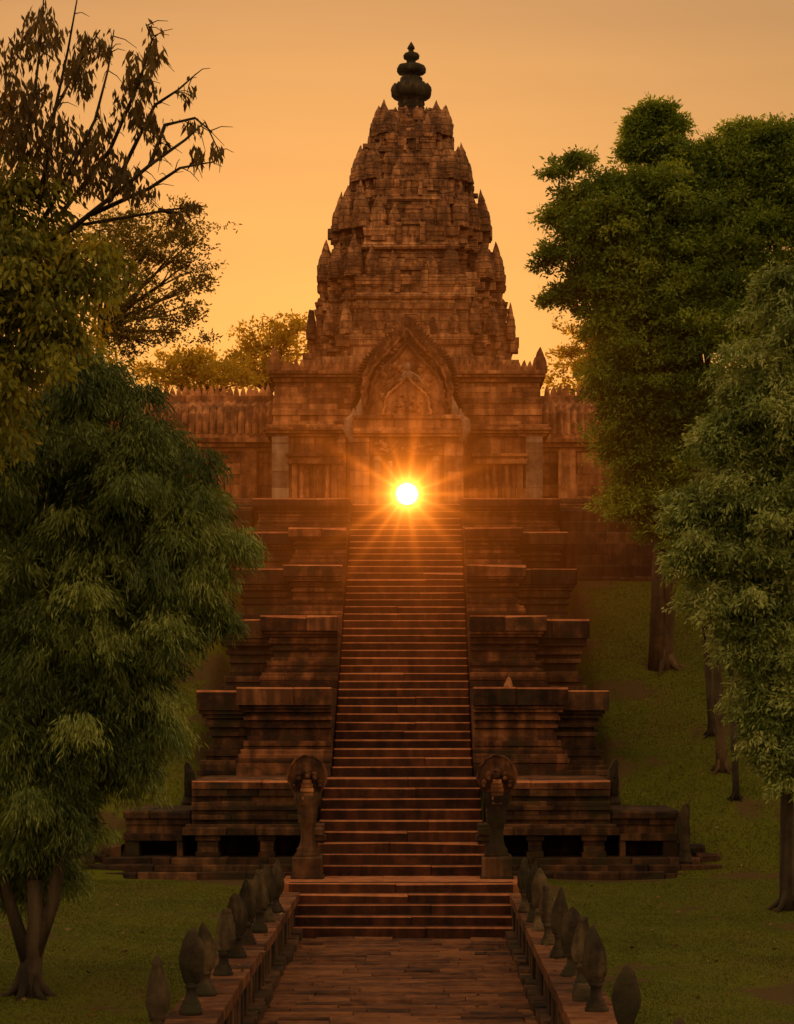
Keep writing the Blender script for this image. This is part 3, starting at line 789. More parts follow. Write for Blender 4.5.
m.build('wall', TOWER, tw)
zpx = lambda y: CZ + (VY - y) * S85
TIERS = [(378, 312, 106, 94, 348), (314, 262, 96, 76, 291), (264, 212, 82, 63, 241), (214, 164, 64, 45, 191), (166, 119, 44, 25, 143)]   # foot, top, foot radius, inner radius, ledge
antes = [antefix_mesh('antefix', ANTE, k) for k in (1, 2, 3)]; used = [False, False, False]
n_ante = 0


def put_antefix(x, y, z, w, h, rz=0, tilt=0):
    global n_ante
    q = n_ante if n_ante < 3 else random.choice((0, 0, 0, 0, 0, 1, 1, 1, 1, 1, 2))
    o = antes[q] if not used[q] else antes[q].copy()
    if used[q]: C.objects.link(o)
    used[q] = True; n_ante += 1
    o.parent = tw; o.location = (x, y, z - 9.0)
    o.scale = (w * random.uniform(.9, 1.06), w * random.uniform(1.2, 1.4), h * random.uniform(.96, 1.04)); o.rotation_euler = (-tilt, random.uniform(-.04, .04), rz)


for ti, (yb_, yt_, ab, at_, yl_) in enumerate(TIERS):
    z0, z1, zl = zpx(yb_), zpx(yt_), zpx(yl_); H = z1 - z0
    a0, a1 = ab * S85, at_ * S85
    tl = (zl - z0) / H; q1 = a1 / a0
    lv = [(0, .965), (.04 * tl / .45, .985), (.07 * tl / .45, .955), (.12 * tl / .45, .945), (.14 * tl / .45, .925), (.42 * tl, .92), (.60 * tl, .925), (.63 * tl, .94), (.76 * tl, .945), (.79 * tl, .952), (.93 * tl, .956), (.96 * tl, .945), (tl, .935), (tl + .002, q1 * 1.03), (tl + .1, q1 * 1.0), (.80, q1 * .98), (.82, q1 * 1.0), (.9, q1 * 1.01), (.92, q1 * .97), (1.0, q1 * .96)]
    m = MB(); V = []; nl = 28
    for (t, k) in lv:
        a = a0 * k
        for (px, py) in redent(a, a * .135):
            p = Vector((TX + px, TY + py, z0 + t * H))
            p += noise.noise_vector(p * 2.1) * .045 + noise.noise_vector(p * 7) * .02
            V.append(p)
    for i in range(len(lv) - 1):
        for k in range(nl):
            m.add([V[i * nl + k], V[i * nl + (k + 1) % nl], V[(i + 1) * nl + (k + 1) % nl], V[(i + 1) * nl + k]], [(0, 1, 2, 3)], 0, .3 + .5 * random.random())
    m.add(V[-nl:], [tuple(range(nl))]); 
    # displaced and weathered blocks standing proud of the faces
    for q in range(110):
        t = random.uniform(.02, .95); a = (a0 * .98 if t < tl - .06 else a1); st = a * .135
        strip = random.choice([0, 0, 1, 1, 2, 2, 3])
        if strip == 0: u, dep = random.uniform(-(a - 3 * st), a - 3 * st), a
        elif strip == 3: u, dep = random.choice([-1, 1]) * random.uniform(a - 1.15 * st, a - .2 * st), a - 3 * st
        else: u, dep = random.choice([-1, 1]) * random.uniform(a - (4 - strip) * st, a - (3 - strip) * st), a - strip * st
        w, h = random.uniform(.2, .5), random.choice([.12, .2, .28, .34]); pr = random.uniform(-.01, .07)
        zc = z0 + t * H
        dep = dep * .955
        if random.random() < .8: m.block(TX + u - w / 2, TX + u + w / 2, TY - dep - pr, TY - dep + .35, zc, zc + h, .03, .015)
        else:
            sg = random.choice([-1, 1]); dep -= .07; x0, x1 = (TX + dep - .35, TX + dep + pr) if sg > 0 else (TX - dep - pr, TX - dep + .35)
            m.box(x0, x1, TY + u - w / 2, TY + u + w / 2, zc, zc + h, .015)
    m.build('tier', TOWER, tw)
    # antefixes standing on the ledge of the tier, in front of every redent
    zt = zl - .04; a = a0 * .98; st = a * .135; hA = zpx((TIERS[ti + 1][0] - 16) if ti < 4 else 108) - zl
    if ti == 0: hA = zpx(311) - zl
    w = max(.46, (a0 - a1) * 1.05)
    for fx, fy, rz in ((0, -1, 0), (1, 0, math.pi / 2), (-1, 0, -math.pi / 2)):
        us = [(a - 3.0 * st, a, .95, 1.0), (3.0 * st - a, a, .95, 1.0), (a * .2, a, .7, .6), (-a * .2, a, .7, .6), (a - 1.75 * st, a - st * .9, .9, .92), (1.75 * st - a, a - st * .9, .9, .92), (a * .40, a * 1.0, .8, .82), (-a * .40, a * 1.0, .8, .82)]
        if fx: us = [(0, a, 1.12, 1.02), (a - 2.9 * st, a - .1 * st, .9, .95), (2.9 * st - a, a - .1 * st, .9, .95)]
        for (u, dep, kw, kh) in us:
            if not fx and random.random() < .12: continue
            if not fx: kh *= random.uniform(.82, 1.06)
            dd = dep * 1.0 - w * .40
            put_antefix(fx * dd if fx else u, fy * dd if fy else u, zt, w * kw, hA * kh * (1.0 if fx else 1.04), rz, (.02, .05, .08, .12, .24)[ti])
    for cx_ in (-1, 1): put_antefix(cx_ * (a - 1.9 * st), -(a - 1.9 * st), zt, w * .85, hA * .88)
    # central niche on the face of the tier
    w, h = a0 * .15, H * (.62, .66, .55, .45, .4)[ti]
    nch = MB(); zc = z0 + H * .12; yf = TY - a0 * .925
    nch.block(TX - w * 1.15, TX - w * .7, yf - .14, yf + .3, zc, zc + h * .62, .02); nch.block(TX + w * .7, TX + w * 1.15, yf - .14, yf + .3, zc, zc + h * .62, .02)
    nch.block(TX - w * 1.2, TX + w * 1.2, yf - .12, yf + .3, zc + h * .62, zc + h * .70, .02)
    nch.block(TX - w * .8, TX + w * .8, yf - .08, yf + .3, zc + h * .70, zc + h * .84, .03); nch.block(TX - w * .4, TX + w * .4, yf - .05, yf + .3, zc + h * .84, zc + h, .04)
    no = nch.build('niche', ANTE, tw)
    nf = MB(); nf.block(TX - w * .7, TX - .02, yf - .03, yf + .3, zc, zc + h * .6, .015); nf.block(TX + .02, TX + w * .7, yf - .03, yf + .3, zc, zc + h * .6, .015); nf.build('false_door', TOWER, no)
# shoulder and crown
m = MB()
m.lathe((TX, TY, zpx(122)), [(.86, -.3), (.9, .05), (.84, .1), (.8, .2), (.7, .26), (.6, .3), (.5, .36), (.45, .42)], 24, rough=.03, power=2.6)
m.build('shoulder', TOWER, tw)
for k in range(12):
    a = 2 * math.pi * k / 12 + .26
    put_antefix(math.cos(a) * .78, math.sin(a) * .78, zpx(121), .26, .36, a + math.pi / 2)
m = MB(); zc = zpx(110)
pr = [(13, 114), (13.5, 108), (12.5, 106), (13.5, 104), (13, 101), (17, 99), (20, 96), (20.5, 91), (19, 87), (15.5, 84.5), (11.5, 82), (11, 78), (9, 77), (8.6, 75.5), (12, 74.5), (14.6, 72), (14.8, 69), (13, 66), (6, 64), (4.6, 62), (4.8, 60.5), (7.8, 58.5), (8.2, 56), (6.8, 53.5), (2.8, 52), (2.4, 50), (3.9, 48.5), (2.8, 46), (.3, 42)]
m.lathe((TX, TY, 0), [(r * S85, zpx(y)) for r, y in pr], 24, rough=.02)
for k in range(16):
    a = 2 * math.pi * k / 16
    m.lathe((TX + math.cos(a) * .62, TY + math.sin(a) * .62, zpx(92)), [(.10, 0), (.12, .06), (.09, .16), (.05, .22), (.01, .27)], 7, rough=.01)
m.build('lotus_finial', LICH, tw, True)

# ------------------------------------------------------------------ trees
def leaves(name, P, axis, Ln, Wd, mat, parent, val):
    n = len(P)
    axis = axis / np.linalg.norm(axis, axis=1, keepdims=True)
    rv = rng.normal(size=(n, 3)); side = np.cross(axis, rv); side /= np.linalg.norm(side, axis=1, keepdims=True) + 1e-9
    mid = P + axis * (Ln * .45)[:, None]
    V = np.stack([P, mid + side * (Wd / 2)[:, None], P + axis * Ln[:, None], mid - side * (Wd / 2)[:, None]], 1).reshape(-1, 3)
    return raw_mesh(name, V, 4, n, mat, parent, val)


def crown_points(lobes, n_sub, n_clus, n_leaf, sub=.38, flat=.7, spread=.3, droop=.3, Ln=.14, Wd=.05, jit=.55):
    """lobes (x,y,z,rx,ry,rz) -> sub-lobes on their outsides -> twigs -> leaves"""
    Ps, Ax, Va = [], [], []
    ref = float(np.median([(q[3] * q[5]) ** .5 for q in lobes])); spread0 = spread
    for (x, y, z, rx, ry, rz) in lobes:
        spread = min(spread0, .25 + .35 * (rx * rz) ** .5 * (spread0 / .4)); c = np.array([x, y, z]); R = np.array([rx, ry, rz])
        k = max(3, int(n_sub * min(1.4, ((rx * rz) ** .5 / ref) ** 1.5)))
        dirs = rng.normal(size=(k, 3)); dirs /= np.linalg.norm(dirs, axis=1, keepdims=True)
        dirs[:, 2] = np.where(dirs[:, 2] < -.5, -dirs[:, 2], dirs[:, 2])
        for d in dirs:
            rad = rng.uniform(.2, 1.25)
            sc = c + d * R * rad + rng.normal(size=3) * R * .12
            sr = R * sub * rng.uniform(.6, 1.35) * (1.35 - .75 * rad) * np.array([1, 1, flat])
            v0 = rng.random()
            nc = max(4, int(n_clus * (1.25 - .6 * rad)))
            td = rng.normal(size=(nc, 3)); td /= np.linalg.norm(td, axis=1, keepdims=True)
            td[:, 2] = np.where(td[:, 2] < -.3, -td[:, 2] * .6, td[:, 2])
            tp = sc + td * sr * (rng.random((nc, 1)) ** .5) * rng.uniform(.6, 1.12, (nc, 1))
            td2 = td * np.array([1, 1, .6]) + d * .5; td2[:, 2] -= droop
            td2 /= np.linalg.norm(td2, axis=1, keepdims=True)
            u = rng.random((nc, n_leaf, 1))
            p = tp[:, None, :] + td2[:, None, :] * u * spread + rng.normal(size=(nc, n_leaf, 3)) * spread * .18
            p[:, :, 2] -= (u[:, :, 0] ** 2) * spread * droop * .8
            ax = td2[:, None, :] * .7 + rng.normal(size=(nc, n_leaf, 3)) * jit
            ax[:, :, 2] -= droop * 1.2
            Ps.append(p.reshape(-1, 3)); Ax.append(ax.reshape(-1, 3))
            Va.append(np.clip(v0 * .55 + .45 * rng.random(nc * n_leaf), 0, 1))
    P, A, Vv = np.concatenate(Ps), np.concatenate(Ax), np.concatenate(Va)
    n = len(P)
    return P, A, Ln * rng.uniform(.6, 1.25, n), Wd * rng.uniform(.7, 1.25, n), Vv


def lobes_px(L, D, dep=.9):
    out = []
    for q in L:
        x, y, rx, ry = q[:4]; dd = q[4] if len(q) > 4 else 0
        p = at(x, y, D + dd); s = (D + dd) / F
        out.append((p.x, p.y, p.z, rx * s, max(rx, ry) * s * dep, ry * s))
    return out


def wavy(a, b, n=6, amp=.12):
    a, b = Vector(a), Vector(b); L = (b - a).length; pts = []
    for i in range(n + 1):
        t = i / n; p = a.lerp(b, t)
        if 0 < i < n: p += Vector((random.uniform(-1, 1), random.uniform(-1, 1), random.uniform(-.6, .9))) * amp * L * .25
        pts.append(p)
    return pts


def tree(name, label, base, fork, r0, lobes, mat, bark, limbs=10, trunk_mid=None, group=None, extra=None, **kw):
    t = thing(name, base, label, 'tree', group)
    m = MB()
    tp = [Vector(base) - Vector((0, 0, .3)), Vector(base) + Vector((0, 0, .25))] + [Vector(q) for q in (trunk_mid or [])] + [Vector(fork)]
    rr = [r0 * 1.6, r0 * 1.1] + [r0 * (1 - .25 * (i + 1) / (len(tp) - 2)) for i in range(len(tp) - 2)]
    m.tube(tp, rr, 12, wob=.07)
    for q in range(6):
        a = q * 1.047 + random.uniform(-.3, .3); u = Vector((math.cos(a), math.sin(a), 0)); B = Vector(base); g_ = B + u * r0 * random.uniform(2.6, 4.2); g_.z = gz(g_.x, g_.y) - .05 if g_.y < 62 else B.z - .05
        m.tube([B + u * r0 * .35 + Vector((0, 0, r0 * 3.2)), B + u * r0 * .95 + Vector((0, 0, r0 * 1.1)), B + u * r0 * 1.8 + Vector((0, 0, r0 * .25)), g_], [r0 * .42, r0 * .46, r0 * .36, r0 * .12], 7, wob=.1)
    for l in lobes[:limbs]:
        c = Vector(l[:3]); b = tp[-1]
        pts = wavy(b, c, 6); m.tube(pts, [r0 * .55 * (1 - i / 7.5) for i in range(7)], 7, wob=.05)
        for q in range(3):
            e = c + Vector((random.uniform(-.8, .8) * l[3], random.uniform(-.8, .8) * l[4], random.uniform(-.2, .8) * l[5]))
            m.tube(wavy(pts[4], e, 4), [r0 * .2 * (1 - i / 5.5) for i in range(5)], 5)
    if extra: extra(m)
    m.build('trunk', bark, t, True)
    leaves('crown', *crown_points(lobes, **kw)[:4], mat, t, None) if False else None
    P, A, Ln, Wd, Vv = crown_points(lobes, **kw)
    leaves('crown', P, A, Ln, Wd, mat, t, Vv)
    return t


MA = leaf('willowy_leaf', [(.30, (.022, .036, .007)), (.53, (.095, .125, .020)), (.78, (.30, .33, .075))], .32, (1.3, 1.15, .5), .45)
MBf = leaf('olive_leaf', [(.30, (.05, .055, .005)), (.50, (.16, .165, .013)), (.70, (.32, .28, .022)), (.88, (.55, .27, .03))], .42, (1.4, 1.1, .5), .55)
MC = leaf('feathery_leaf', [(.30, (.06, .045, .008)), (.6, (.15, .12, .018)), (.85, (.20, .16, .025))], .5, (1.5, 1.2, .4), .6)
ME = leaf('dense_leaf', [(.30, (.035, .064, .006)), (.52, (.135, .19, .016)), (.75, (.29, .33, .04))], .44, (1.4, 1.15, .4), .55)
MF = leaf('grey_green_leaf', [(.30, (.042, .062, .011)), (.50, (.17, .21, .045)), (.70, (.38, .40, .12)), (.90, (.52, .46, .20))], .3, (1.3, 1.15, .5), .5)  # wide tone range puts lit leaf highlights into the colour
MH = leaf('golden_leaf', [(.30, (.20, .14, .012)), (.6, (.38, .28, .025)), (.85, (.48, .36, .05))], .55, (1.6, 1.25, .4), .6)

# big willowy tree in the left foreground
D = 30.0
LA = lobes_px([(96, 412, 52, 60), (35, 465, 90, 80), (142, 478, 58, 62), (187, 552, 46, 64), (110, 560, 100, 90), (164, 622, 56, 58), (60, 670, 105, 90), (120, 715, 55, 70),
               (10, 765, 85, 66), (62, 795, 36, 46), (0, 862, 46, 46, 1.0), (40, 880, 44, 34, 1.4), (120, 760, 44, 44, .6), (-70, 560, 100, 110), (-80, 720, 90, 110), (-30, 860, 40, 40), (40, 838, 40, 32), (90, 745, 40, 40), (60, 560, 90, 90, 1.2), (60, 700, 90, 90, 1.3)], D)
b = at(30, 996, D); b.z = tz(b.x, D)


def a_limbs(m):
    m.tube([at(32, 960, D), at(52, 905, D), at(62, 850, D - .1), at(85, 780, D)], [.11, .09, .075, .05], 9, wob=.06)
    m.tube([at(28, 960, D), at(12, 910, D), at(-4, 860, D + .2), at(-20, 790, D)], [.10, .08, .065, .04], 9, wob=.06)


tree('willowy_tree', 'large dark green tree with drooping narrow leaves at the left of the lawn', b, at(34, 880, D), .14, LA, MA, BARK, 9, [at(32, 960, D), at(36, 925, D)], extra=a_limbs,
     n_sub=28, n_clus=26, n_leaf=40, sub=.36, flat=.85, spread=.27, droop=.72, Ln=.115, Wd=.018, jit=.36)

# olive and yellow tree with bare-looking hanging branches, upper left
D = 27.0
b = Vector((at(-70, 700, D).x, D, tz(-6, D)))
twigs = []
for line in ([(-60, 330), (20, 260), (80, 225), (140, 215), (175, 209), (205, 206)], [(70, 230), (120, 190), (150, 165), (185, 140), (205, 122), (222, 158)], [(110, 196), (135, 145), (155, 105), (178, 90), (196, 74)],
             [(20, 260), (60, 190), (95, 120), (108, 70), (114, 30)], [(-10, 280), (20, 170), (35, 90), (42, 30), (44, -10)], [(40, 200), (55, 110), (68, 50), (78, -6)], [(90, 215), (150, 188), (180, 168), (212, 162)],
             [(60, 215), (110, 150), (140, 80), (152, 40), (146, 24)], [(20, 200), (45, 130), (80, 62), (100, 30)], [(150, 165), (165, 125), (195, 118), (212, 132)], [(160, 210), (180, 214), (186, 226)]):
    twigs.append([at(x, y, D + random.uniform(-.6, .6)) for x, y in line])


def b_limbs(m):
    for tpts in twigs:
        n = len(tpts); m.tube(tpts, [.024 * (1 - i / (n - .6)) + .005 for i in range(n)], 6)
        for i in range(1, n):
            for q in range(4):
                a = tpts[i].lerp(tpts[i - 1], random.random()); e = a + Vector((random.uniform(-.1, .28), random.uniform(-.2, .2), random.uniform(-.22, .10)))
                m.tube([a, a.lerp(e, .5) + Vector((0, 0, .03)), e], [.007, .005, .003], 4)


LB = lobes_px([(15, 235, 62, 48), (55, 275, 45, 42), (10, 300, 75, 50), (40, 345, 48, 42), (5, 385, 52, 46), (-15, 430, 45, 32), (85, 245, 34, 22), (10, 190, 45, 26), (-30, 280, 50, 70)], D)
tb = tree('olive_tree', 'olive and yellow leaved tree with thin hanging branches at the upper left edge', b, at(-60, 330, D), .16, LB, MBf, BARK, 8, extra=b_limbs,
          n_sub=14, n_clus=11, n_leaf=20, sub=.38, flat=.7, spread=.3, droop=.7, Ln=.115, Wd=.045)
P, A = [], []
for (x, y, rx, ry, n) in ((15, 120, 30, 40, 200), (60, 160, 35, 25, 190), (95, 180, 25, 18, 100), (41, 18, 20, 14, 70), (30, 40, 18, 18, 70), (51, 36, 16, 16, 60), (79, 60, 14, 14, 70), (85, 40, 10, 10, 40), (103, 45, 10, 12, 40), (85, 84, 8, 12, 40), (70, 70, 14, 14, 40), (132, 72, 10, 20, 80), (154, 50, 9, 18, 70), (145, 82, 12, 20, 70),
                          (137, 112, 10, 16, 60), (152, 122, 7, 14, 50), (120, 105, 12, 14, 30), (188, 92, 10, 12, 16), (191, 124, 10, 8, 20), (198, 153, 7, 9, 30), (215, 152, 7, 9, 24), (192, 202, 12, 5, 22), (178, 215, 9, 8, 22), (126, 176, 16, 14, 80), (112, 160, 14, 16, 50),
                          (10, 100, 25, 25, 110), (40, 95, 22, 25, 80), (60, 130, 25, 22, 110), (25, 140, 25, 22, 130), (90, 150, 18, 16, 70), (100, 130, 12, 12, 40), (5, 60, 18, 20, 60), (140, 190, 16, 8, 40), (-5, 140, 25, 30, 100), (160, 145, 10, 8, 14)):
    for q in range(int(n * 1.5)):
        p = at(x + rng.normal() * rx * .5, y + rng.normal() * ry * .55, D + rng.normal() * .35); P.append(p); A.append((rng.normal() * .35, rng.normal() * .35, -1))
P = np.array(P); A = np.array(A); n = len(P)
MBd = leaf('hanging_leaf', [(.30, (.05, .03, .006)), (.6, (.10, .065, .012)), (.9, (.18, .11, .02))], .5, (1.4, 1.0, .5), .55)
hl = leaves('hanging_leaves', P, A, .15 * rng.uniform(.6, 1.2, n), .042 * rng.uniform(.7, 1.2, n), MBd, tb, rng.random(n))

# feathery tree behind, left of the tower
D = 62.0
LC = lobes_px([(165, 222, 45, 9), (185, 246, 26, 9), (150, 244, 45, 12), (190, 264, 20, 8), (160, 268, 42, 12), (192, 287, 18, 8), (150, 292, 44, 12), (168, 312, 32, 9), (180, 332, 24, 8), (125, 320, 40, 16), (150, 346, 40, 10), (115, 260, 35, 20), (100, 225, 35, 14), (110, 345, 40, 16)], D, .8)
b = Vector((at(95, 0, D).x, D, 9.0)); tree('feathery_tree', 'fine-leaved tree with flat layered branches silhouetted left of the tower', b, at(100, 330, D), .13, LC, MC, BARK, 14,
     n_sub=15, n_clus=4, n_leaf=18, sub=.30, flat=.28, spread=.42, droop=.1, Ln=.12, Wd=.05)

# large dense tree right of the stairs
D = 55.2
LE = lobes_px([(640, 154, 14, 9), (662, 142, 18, 10), (668, 164, 24, 12), (648, 128, 10, 7), (722, 160, 22, 10), (750, 154, 24, 12), (735, 176, 40, 14), (690, 165, 16, 8), (780, 165, 24, 10), (690, 185, 50, 26), (690, 330, 70, 60), (720, 270, 70, 50), (780, 230, 50, 60), (650, 300, 50, 50), (628, 205, 34, 20), (598, 238, 34, 28), (650, 215, 70, 40), (740, 215, 75, 48), (602, 285, 34, 26), (670, 280, 75, 45), (634, 330, 36, 28), (655, 375, 52, 38), (725, 350, 85, 60),
               (646, 425, 36, 32), (690, 440, 75, 48), (650, 480, 34, 28), (680, 515, 45, 28), (780, 300, 70, 80), (800, 200, 60, 60), (580, 160, 7, 6), (556, 172, 6, 5), (556, 225, 9, 9), (552, 262, 9, 8), (560, 300, 10, 8), (572, 200, 10, 9), (655, 116, 12, 6), (642, 132, 12, 9), (672, 130, 12, 8), (735, 130, 15, 5), (750, 137, 12, 6), (780, 150, 28, 20), (638, 450, 32, 20), (630, 420, 28, 20), (634, 505, 26, 14), (622, 380, 24, 18), (740, 440, 70, 60), (730, 520, 60, 30)], D)
b = at(664, 668, D); b.z = tz(b.x, D) - .05


def e_limbs(m):
    m.tube([(b.x - .18, b.y - .1, b.z - .2), (b.x - .15, b.y - .1, b.z + 1.6), (b.x - .12, b.y, b.z + 3.2)], [.21, .15, .14], 10, wob=.06)


tree('broad_tree', 'tall spreading dark green tree rising above the slope right of the stairs', b, at(676, 500, D), .19, LE, ME, BARKP, 16, [at(668, 600, D), at(670, 560, D)], extra=e_limbs,
     n_sub=38, n_clus=14, n_leaf=24, sub=.34, flat=.45, spread=.42, droop=.2, Ln=.13, Wd=.046)

# grey-green tree at the right edge
D = 40.0
LF = lobes_px([(795, 320, 34, 50), (762, 395, 42, 42), (800, 430, 60, 55), (735, 465, 42, 34), (780, 515, 65, 50), (705, 525, 34, 26), (692, 566, 32, 24), (742, 580, 55, 42), (795, 620, 50, 55), (752, 645, 40, 32), (768, 695, 34, 34), (805, 725, 36, 42), (782, 765, 20, 18), (800, 770, 30, 28), (772, 735, 28, 22), (728, 615, 28, 24), (830, 520, 60, 100), (780, 290, 14, 14), (745, 430, 30, 22)], D)
b = at(788, 909, D); b.z = tz(b.x, D)
tree('grey_green_tree', 'bushy grey-green tree with leafy sprays at the right edge', b, at(792, 640, D), .12, LF, MF, BARK, 10, [at(787, 840, D), at(788, 760, D)],
     n_sub=24, n_clus=18, n_leaf=28, sub=.34, flat=.6, spread=.30, droop=.45, Ln=.115, Wd=.036)

# slender trees on the slope
for (x, y, D, r, top, lab) in ((722, 772, 49.3, .11, 640, 'slender pale trunked tree on the slope, thickest of the three thin trunks'), (712, 742, 51.2, .08, 640, 'thin dark trunked tree on the slope just left of the pale trunk'), (736, 797, 48.0, .065, 650, 'thin leaning dark tree on the slope right of the pale trunk')):
    b = at(x, y, D); b.z = tz(b.x, D); f = at(x - 6, top, D)
    tree('slender_tree', lab, b, f, r, lobes_px([(x - 4, 590, 40, 34), (x + 20, 560, 36, 30), (x - 10, 540, 30, 26)], D), MF if r > .1 else ME, BARKP if r > .1 else BARK, 3, group='slender trees on the slope',
         n_sub=10, n_clus=10, n_leaf=20, sub=.4, flat=.7, spread=.3, droop=.4, Ln=.14, Wd=.045)

P, A = [], []
for q in range(450):
    x, d = random.choice([random.uniform(-6.5, -2.5), random.uniform(2.6, 9), random.uniform(2.6, 9), random.uniform(4.3, 11)]), random.uniform(25, 60)
    if d > 44.3 and abs(x) < 5.3: continue
    P.append((x, d, gz(x, d) + .03)); A.append((rng.normal(), rng.normal(), rng.normal() * .15))
for q in range(90):
    x, d = random.choice([random.uniform(-2.3, -1.5), random.uniform(1.6, 2.4), random.uniform(-2, 2)]), random.uniform(26, 41)
    P.append((x, d, (.70 if abs(x - .08) > 1.85 else .03))); A.append((rng.normal(), rng.normal(), rng.normal() * .12))
P = np.array(P); n = len(P)
MD = leaf('dry_leaf', [(.3, (.07, .035, .01)), (.6, (.16, .085, .02)), (.9, (.26, .17, .05))], .2)
fl = leaves('fallen_leaves', P, np.array(A), .09 * rng.uniform(.6, 1.3, n), .05 * rng.uniform(.7, 1.2, n), MD, None, rng.random(n))
tag(fl, 'dry brown leaves scattered over the lawn, kerbs and path', 'fallen leaves', kind='stuff')

# golden trees far behind the galleries
for (lab, D, L) in (('golden backlit tree with airy top behind left gallery beside the tower', 120, [(288, 330, 20, 11), (262, 340, 26, 8), (245, 352, 22, 8), (275, 352, 30, 10), (285, 370, 30, 12), (240, 372, 30, 12), (262, 386, 34, 9), (300, 384, 20, 9)]),
                    ('low rounded golden tree behind left gallery, further from the tower', 112, [(205, 368, 32, 10), (180, 362, 26, 12), (165, 376, 30, 14), (215, 380, 36, 12), (180, 388, 40, 10), (228, 388, 36, 9)]),
                    ('golden backlit tree behind the right gallery below the big tree', 115, [(588, 345, 22, 20), (570, 362, 16, 14), (605, 360, 24, 22), (585, 376, 30, 14), (575, 388, 34, 9)])):
    lb = lobes_px(L, D); b = Vector((sum(q[0] for q in lb) / len(lb), D, 9.0))
    tree('golden_tree', lab, b, (b.x, D, lb[-1][2] - .5), .25, lb, MH, BARK, 6, group='golden trees behind the temple', n_sub=14, n_clus=6, n_leaf=16, sub=.34, flat=.42, spread=.6, droop=.1, Ln=.24, Wd=.11)

# ------------------------------------------------------------------ sun, haze, sky
sp = at(407, 494, 3000)
m = MB(); m.ball(sp, 12.5, 12.5, 12.5, 12)
sm, t, N, L = nodes('sun_glow'); e = N('ShaderNodeEmission'); e.inputs[0].default_value = (1, .83, .45, 1); e.inputs[1].default_value = 40; o = N('ShaderNodeOutputMaterial'); L(e.outputs[0], o.inputs[0])
so = m.build('sun', sm, smooth=True); tag(so, 'blazing white sun disc shining through the temple doorway', 'sun')

HC = Vector((.05, 55.5, 8.88))       # self-emitting haze shaped into a sun halo and star rays before the door
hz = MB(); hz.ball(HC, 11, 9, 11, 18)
hm, t, N, L = nodes('self_lit_haze')
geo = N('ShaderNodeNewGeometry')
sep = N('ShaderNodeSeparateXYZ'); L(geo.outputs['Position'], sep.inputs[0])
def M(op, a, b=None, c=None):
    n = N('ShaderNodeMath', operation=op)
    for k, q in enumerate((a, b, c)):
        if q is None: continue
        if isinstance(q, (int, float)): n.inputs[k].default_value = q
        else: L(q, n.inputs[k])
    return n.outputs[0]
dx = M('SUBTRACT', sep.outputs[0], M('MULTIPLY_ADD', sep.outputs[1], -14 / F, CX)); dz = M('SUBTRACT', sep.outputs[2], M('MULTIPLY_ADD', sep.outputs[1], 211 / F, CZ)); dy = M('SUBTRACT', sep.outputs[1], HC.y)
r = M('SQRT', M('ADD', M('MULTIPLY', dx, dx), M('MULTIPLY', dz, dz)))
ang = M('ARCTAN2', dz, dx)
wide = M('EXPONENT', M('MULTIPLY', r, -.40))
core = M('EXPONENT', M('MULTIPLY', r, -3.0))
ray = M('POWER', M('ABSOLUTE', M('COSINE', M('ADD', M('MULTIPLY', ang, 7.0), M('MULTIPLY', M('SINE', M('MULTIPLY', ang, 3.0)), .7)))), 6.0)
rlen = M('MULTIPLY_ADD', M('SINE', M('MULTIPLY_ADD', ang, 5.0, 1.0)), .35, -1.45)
rays = M('MULTIPLY', ray, M('EXPONENT', M('MULTIPLY', r, rlen)))  # starburst spokes built into the emission by angle
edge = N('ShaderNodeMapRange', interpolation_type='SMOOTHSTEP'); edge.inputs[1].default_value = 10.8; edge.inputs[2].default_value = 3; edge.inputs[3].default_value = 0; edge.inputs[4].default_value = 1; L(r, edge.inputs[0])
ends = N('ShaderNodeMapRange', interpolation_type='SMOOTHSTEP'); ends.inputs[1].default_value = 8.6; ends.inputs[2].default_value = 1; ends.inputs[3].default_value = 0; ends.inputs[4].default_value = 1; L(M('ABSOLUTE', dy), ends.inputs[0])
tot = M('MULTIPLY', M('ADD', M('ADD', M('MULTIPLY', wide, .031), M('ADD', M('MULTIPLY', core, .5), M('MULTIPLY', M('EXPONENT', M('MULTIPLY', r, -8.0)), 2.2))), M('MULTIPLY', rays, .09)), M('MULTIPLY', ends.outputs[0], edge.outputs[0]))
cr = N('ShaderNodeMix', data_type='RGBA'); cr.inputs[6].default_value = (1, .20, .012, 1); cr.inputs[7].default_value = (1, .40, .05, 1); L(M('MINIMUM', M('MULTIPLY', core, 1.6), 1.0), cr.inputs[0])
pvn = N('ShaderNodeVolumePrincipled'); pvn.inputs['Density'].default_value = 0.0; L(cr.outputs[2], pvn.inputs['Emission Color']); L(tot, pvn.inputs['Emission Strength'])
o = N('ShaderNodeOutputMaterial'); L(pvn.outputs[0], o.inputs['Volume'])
ho = hz.build('haze', hm); tag(ho, 'orange self-glowing haze with shaped-in sun halo and rays before the doorway', 'haze', kind='stuff')

sl = bpy.data.lights.new('sun_light', 'SUN'); slo = bpy.data.objects.new('sun_light', sl); C.objects.link(slo)
EL, AZ = math.radians(7.0), math.radians(-3.0)
sl.energy = 4.0; sl.angle = math.radians(.5); sl.color = (1, .52, .20)
dirv = Vector((math.sin(AZ) * math.cos(EL), math.cos(AZ) * math.cos(EL), math.sin(EL)))
slo.rotation_euler = dirv.to_track_quat('Z', 'Y').to_euler(); slo.location = dirv * 200

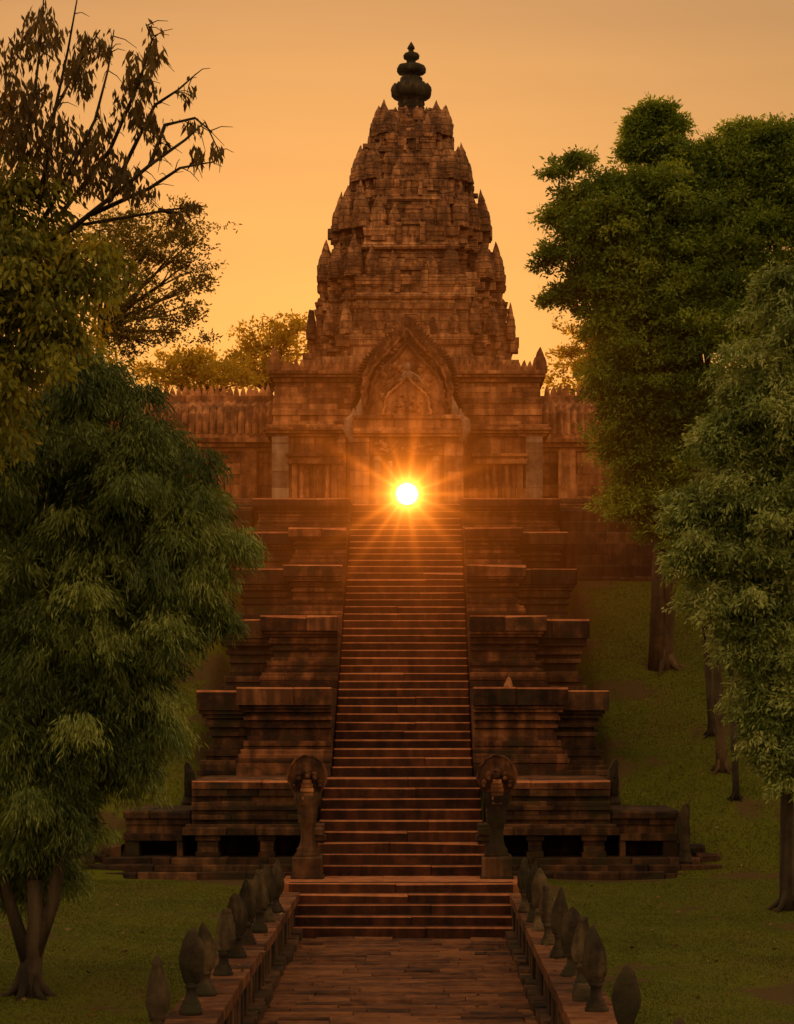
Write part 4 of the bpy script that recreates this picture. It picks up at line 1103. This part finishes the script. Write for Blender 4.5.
w = bpy.data.worlds.new('World'); bpy.context.scene.world = w; w.use_nodes = True
t = w.node_tree; t.nodes.clear()
N = lambda k, **a: mk(t, k, **a); L = lambda a, b: t.links.new(a, b)
tc = N('ShaderNodeTexCoord'); sep = N('ShaderNodeSeparateXYZ'); L(tc.outputs['Generated'], sep.inputs[0])
sky = N('ShaderNodeTexSky', sky_type='NISHITA'); sky.sun_disc = False; sky.sun_elevation = EL; sky.sun_rotation = AZ; sky.dust_density = 6; sky.air_density = 2
warm = ramp(t, [(0.0, (.50, .19, .03)), (.05, (.98, .50, .115)), (.13, (.82, .43, .128)), (.20, (.70, .375, .142)), (.29, (.525, .31, .152)), (.5, (.62, .42, .22)), (1.0, (.7, .5, .3))]); L(sep.outputs[2], warm.inputs[0])
cool = ramp(t, [(0.0, (.66, .42, .20)), (.25, (1.65, 1.12, .58)), (1.0, (1.1, .79, .42))]); L(sep.outputs[2], cool.inputs[0])
mr = N('ShaderNodeMapRange', interpolation_type='SMOOTHSTEP'); mr.inputs[1].default_value = -.3; mr.inputs[2].default_value = .85; L(sep.outputs[1], mr.inputs[0])
mx = N('ShaderNodeMix', data_type='RGBA'); L(mr.outputs[0], mx.inputs[0]); L(cool.outputs[0], mx.inputs[6]); L(warm.outputs[0], mx.inputs[7])
mpw = N('ShaderNodeMapping'); mpw.inputs['Scale'].default_value = (2.2, 2.2, 26); mpw.inputs['Rotation'].default_value = (.0, .04, 0); L(tc.outputs['Generated'], mpw.inputs[0])
nzw = N('ShaderNodeTexNoise'); nzw.inputs['Scale'].default_value = 1.6; nzw.inputs['Detail'].default_value = 6; nzw.inputs['Roughness'].default_value = .55; L(mpw.outputs[0], nzw.inputs['Vector'])
rgw = ramp(t, [(.30, (.89, .90, .96)), (.66, (1.05, 1.04, 1.0))]); L(nzw.outputs['Fac'], rgw.inputs[0])
mxw = N('ShaderNodeMix', data_type='RGBA', blend_type='MULTIPLY'); mxw.inputs[0].default_value = 1; L(mx.outputs[2], mxw.inputs[6]); L(rgw.outputs[0], mxw.inputs[7]); mx = mxw
dt = N('ShaderNodeVectorMath', operation='DOT_PRODUCT'); L(tc.outputs['Generated'], dt.inputs[0]); dt.inputs[1].default_value = (sp - Vector((CX, 0, CZ))).normalized()
pw = N('ShaderNodeMath', operation='POWER', i_1=70.0, use_clamp=True); L(dt.outputs['Value'], pw.inputs[0])
au = N('ShaderNodeMix', data_type='RGBA', blend_type='ADD'); L(pw.outputs[0], au.inputs[0]); L(mx.outputs[2], au.inputs[6]); au.inputs[7].default_value = (.20, .12, .03, 1); mx = au
b1 = N('ShaderNodeBackground'); b1.inputs[1].default_value = .72; L(mx.outputs[2], b1.inputs[0])
b2 = N('ShaderNodeBackground'); b2.inputs[1].default_value = .012
tint = N('ShaderNodeMix', data_type='RGBA', blend_type='MULTIPLY'); tint.inputs[0].default_value = 1; L(sky.outputs[0], tint.inputs[6]); tint.inputs[7].default_value = (1, .75, .5, 1); L(tint.outputs[2], b2.inputs[0])
ad = N('ShaderNodeAddShader'); L(b1.outputs[0], ad.inputs[0]); L(b2.outputs[0], ad.inputs[1])
o = N('ShaderNodeOutputWorld'); L(ad.outputs[0], o.inputs[0])

sc = bpy.context.scene
sc.view_settings.view_transform = 'Standard'; sc.view_settings.look = 'None'; sc.view_settings.exposure = 0; sc.view_settings.gamma = 1
sc.render.engine = 'CYCLES'
cy = sc.cycles
cy.use_denoising = True; cy.use_adaptive_sampling = True; cy.adaptive_threshold = .02; cy.max_bounces = 6; cy.diffuse_bounces = 3; cy.transmission_bounces = 4; cy.transparent_max_bounces = 6; cy.sample_clamp_indirect = 4
cy.volume_step_rate = 2.0; cy.volume_max_steps = 64
for ob in list(bpy.data.objects):
    if '_o' in ob: del ob['_o']
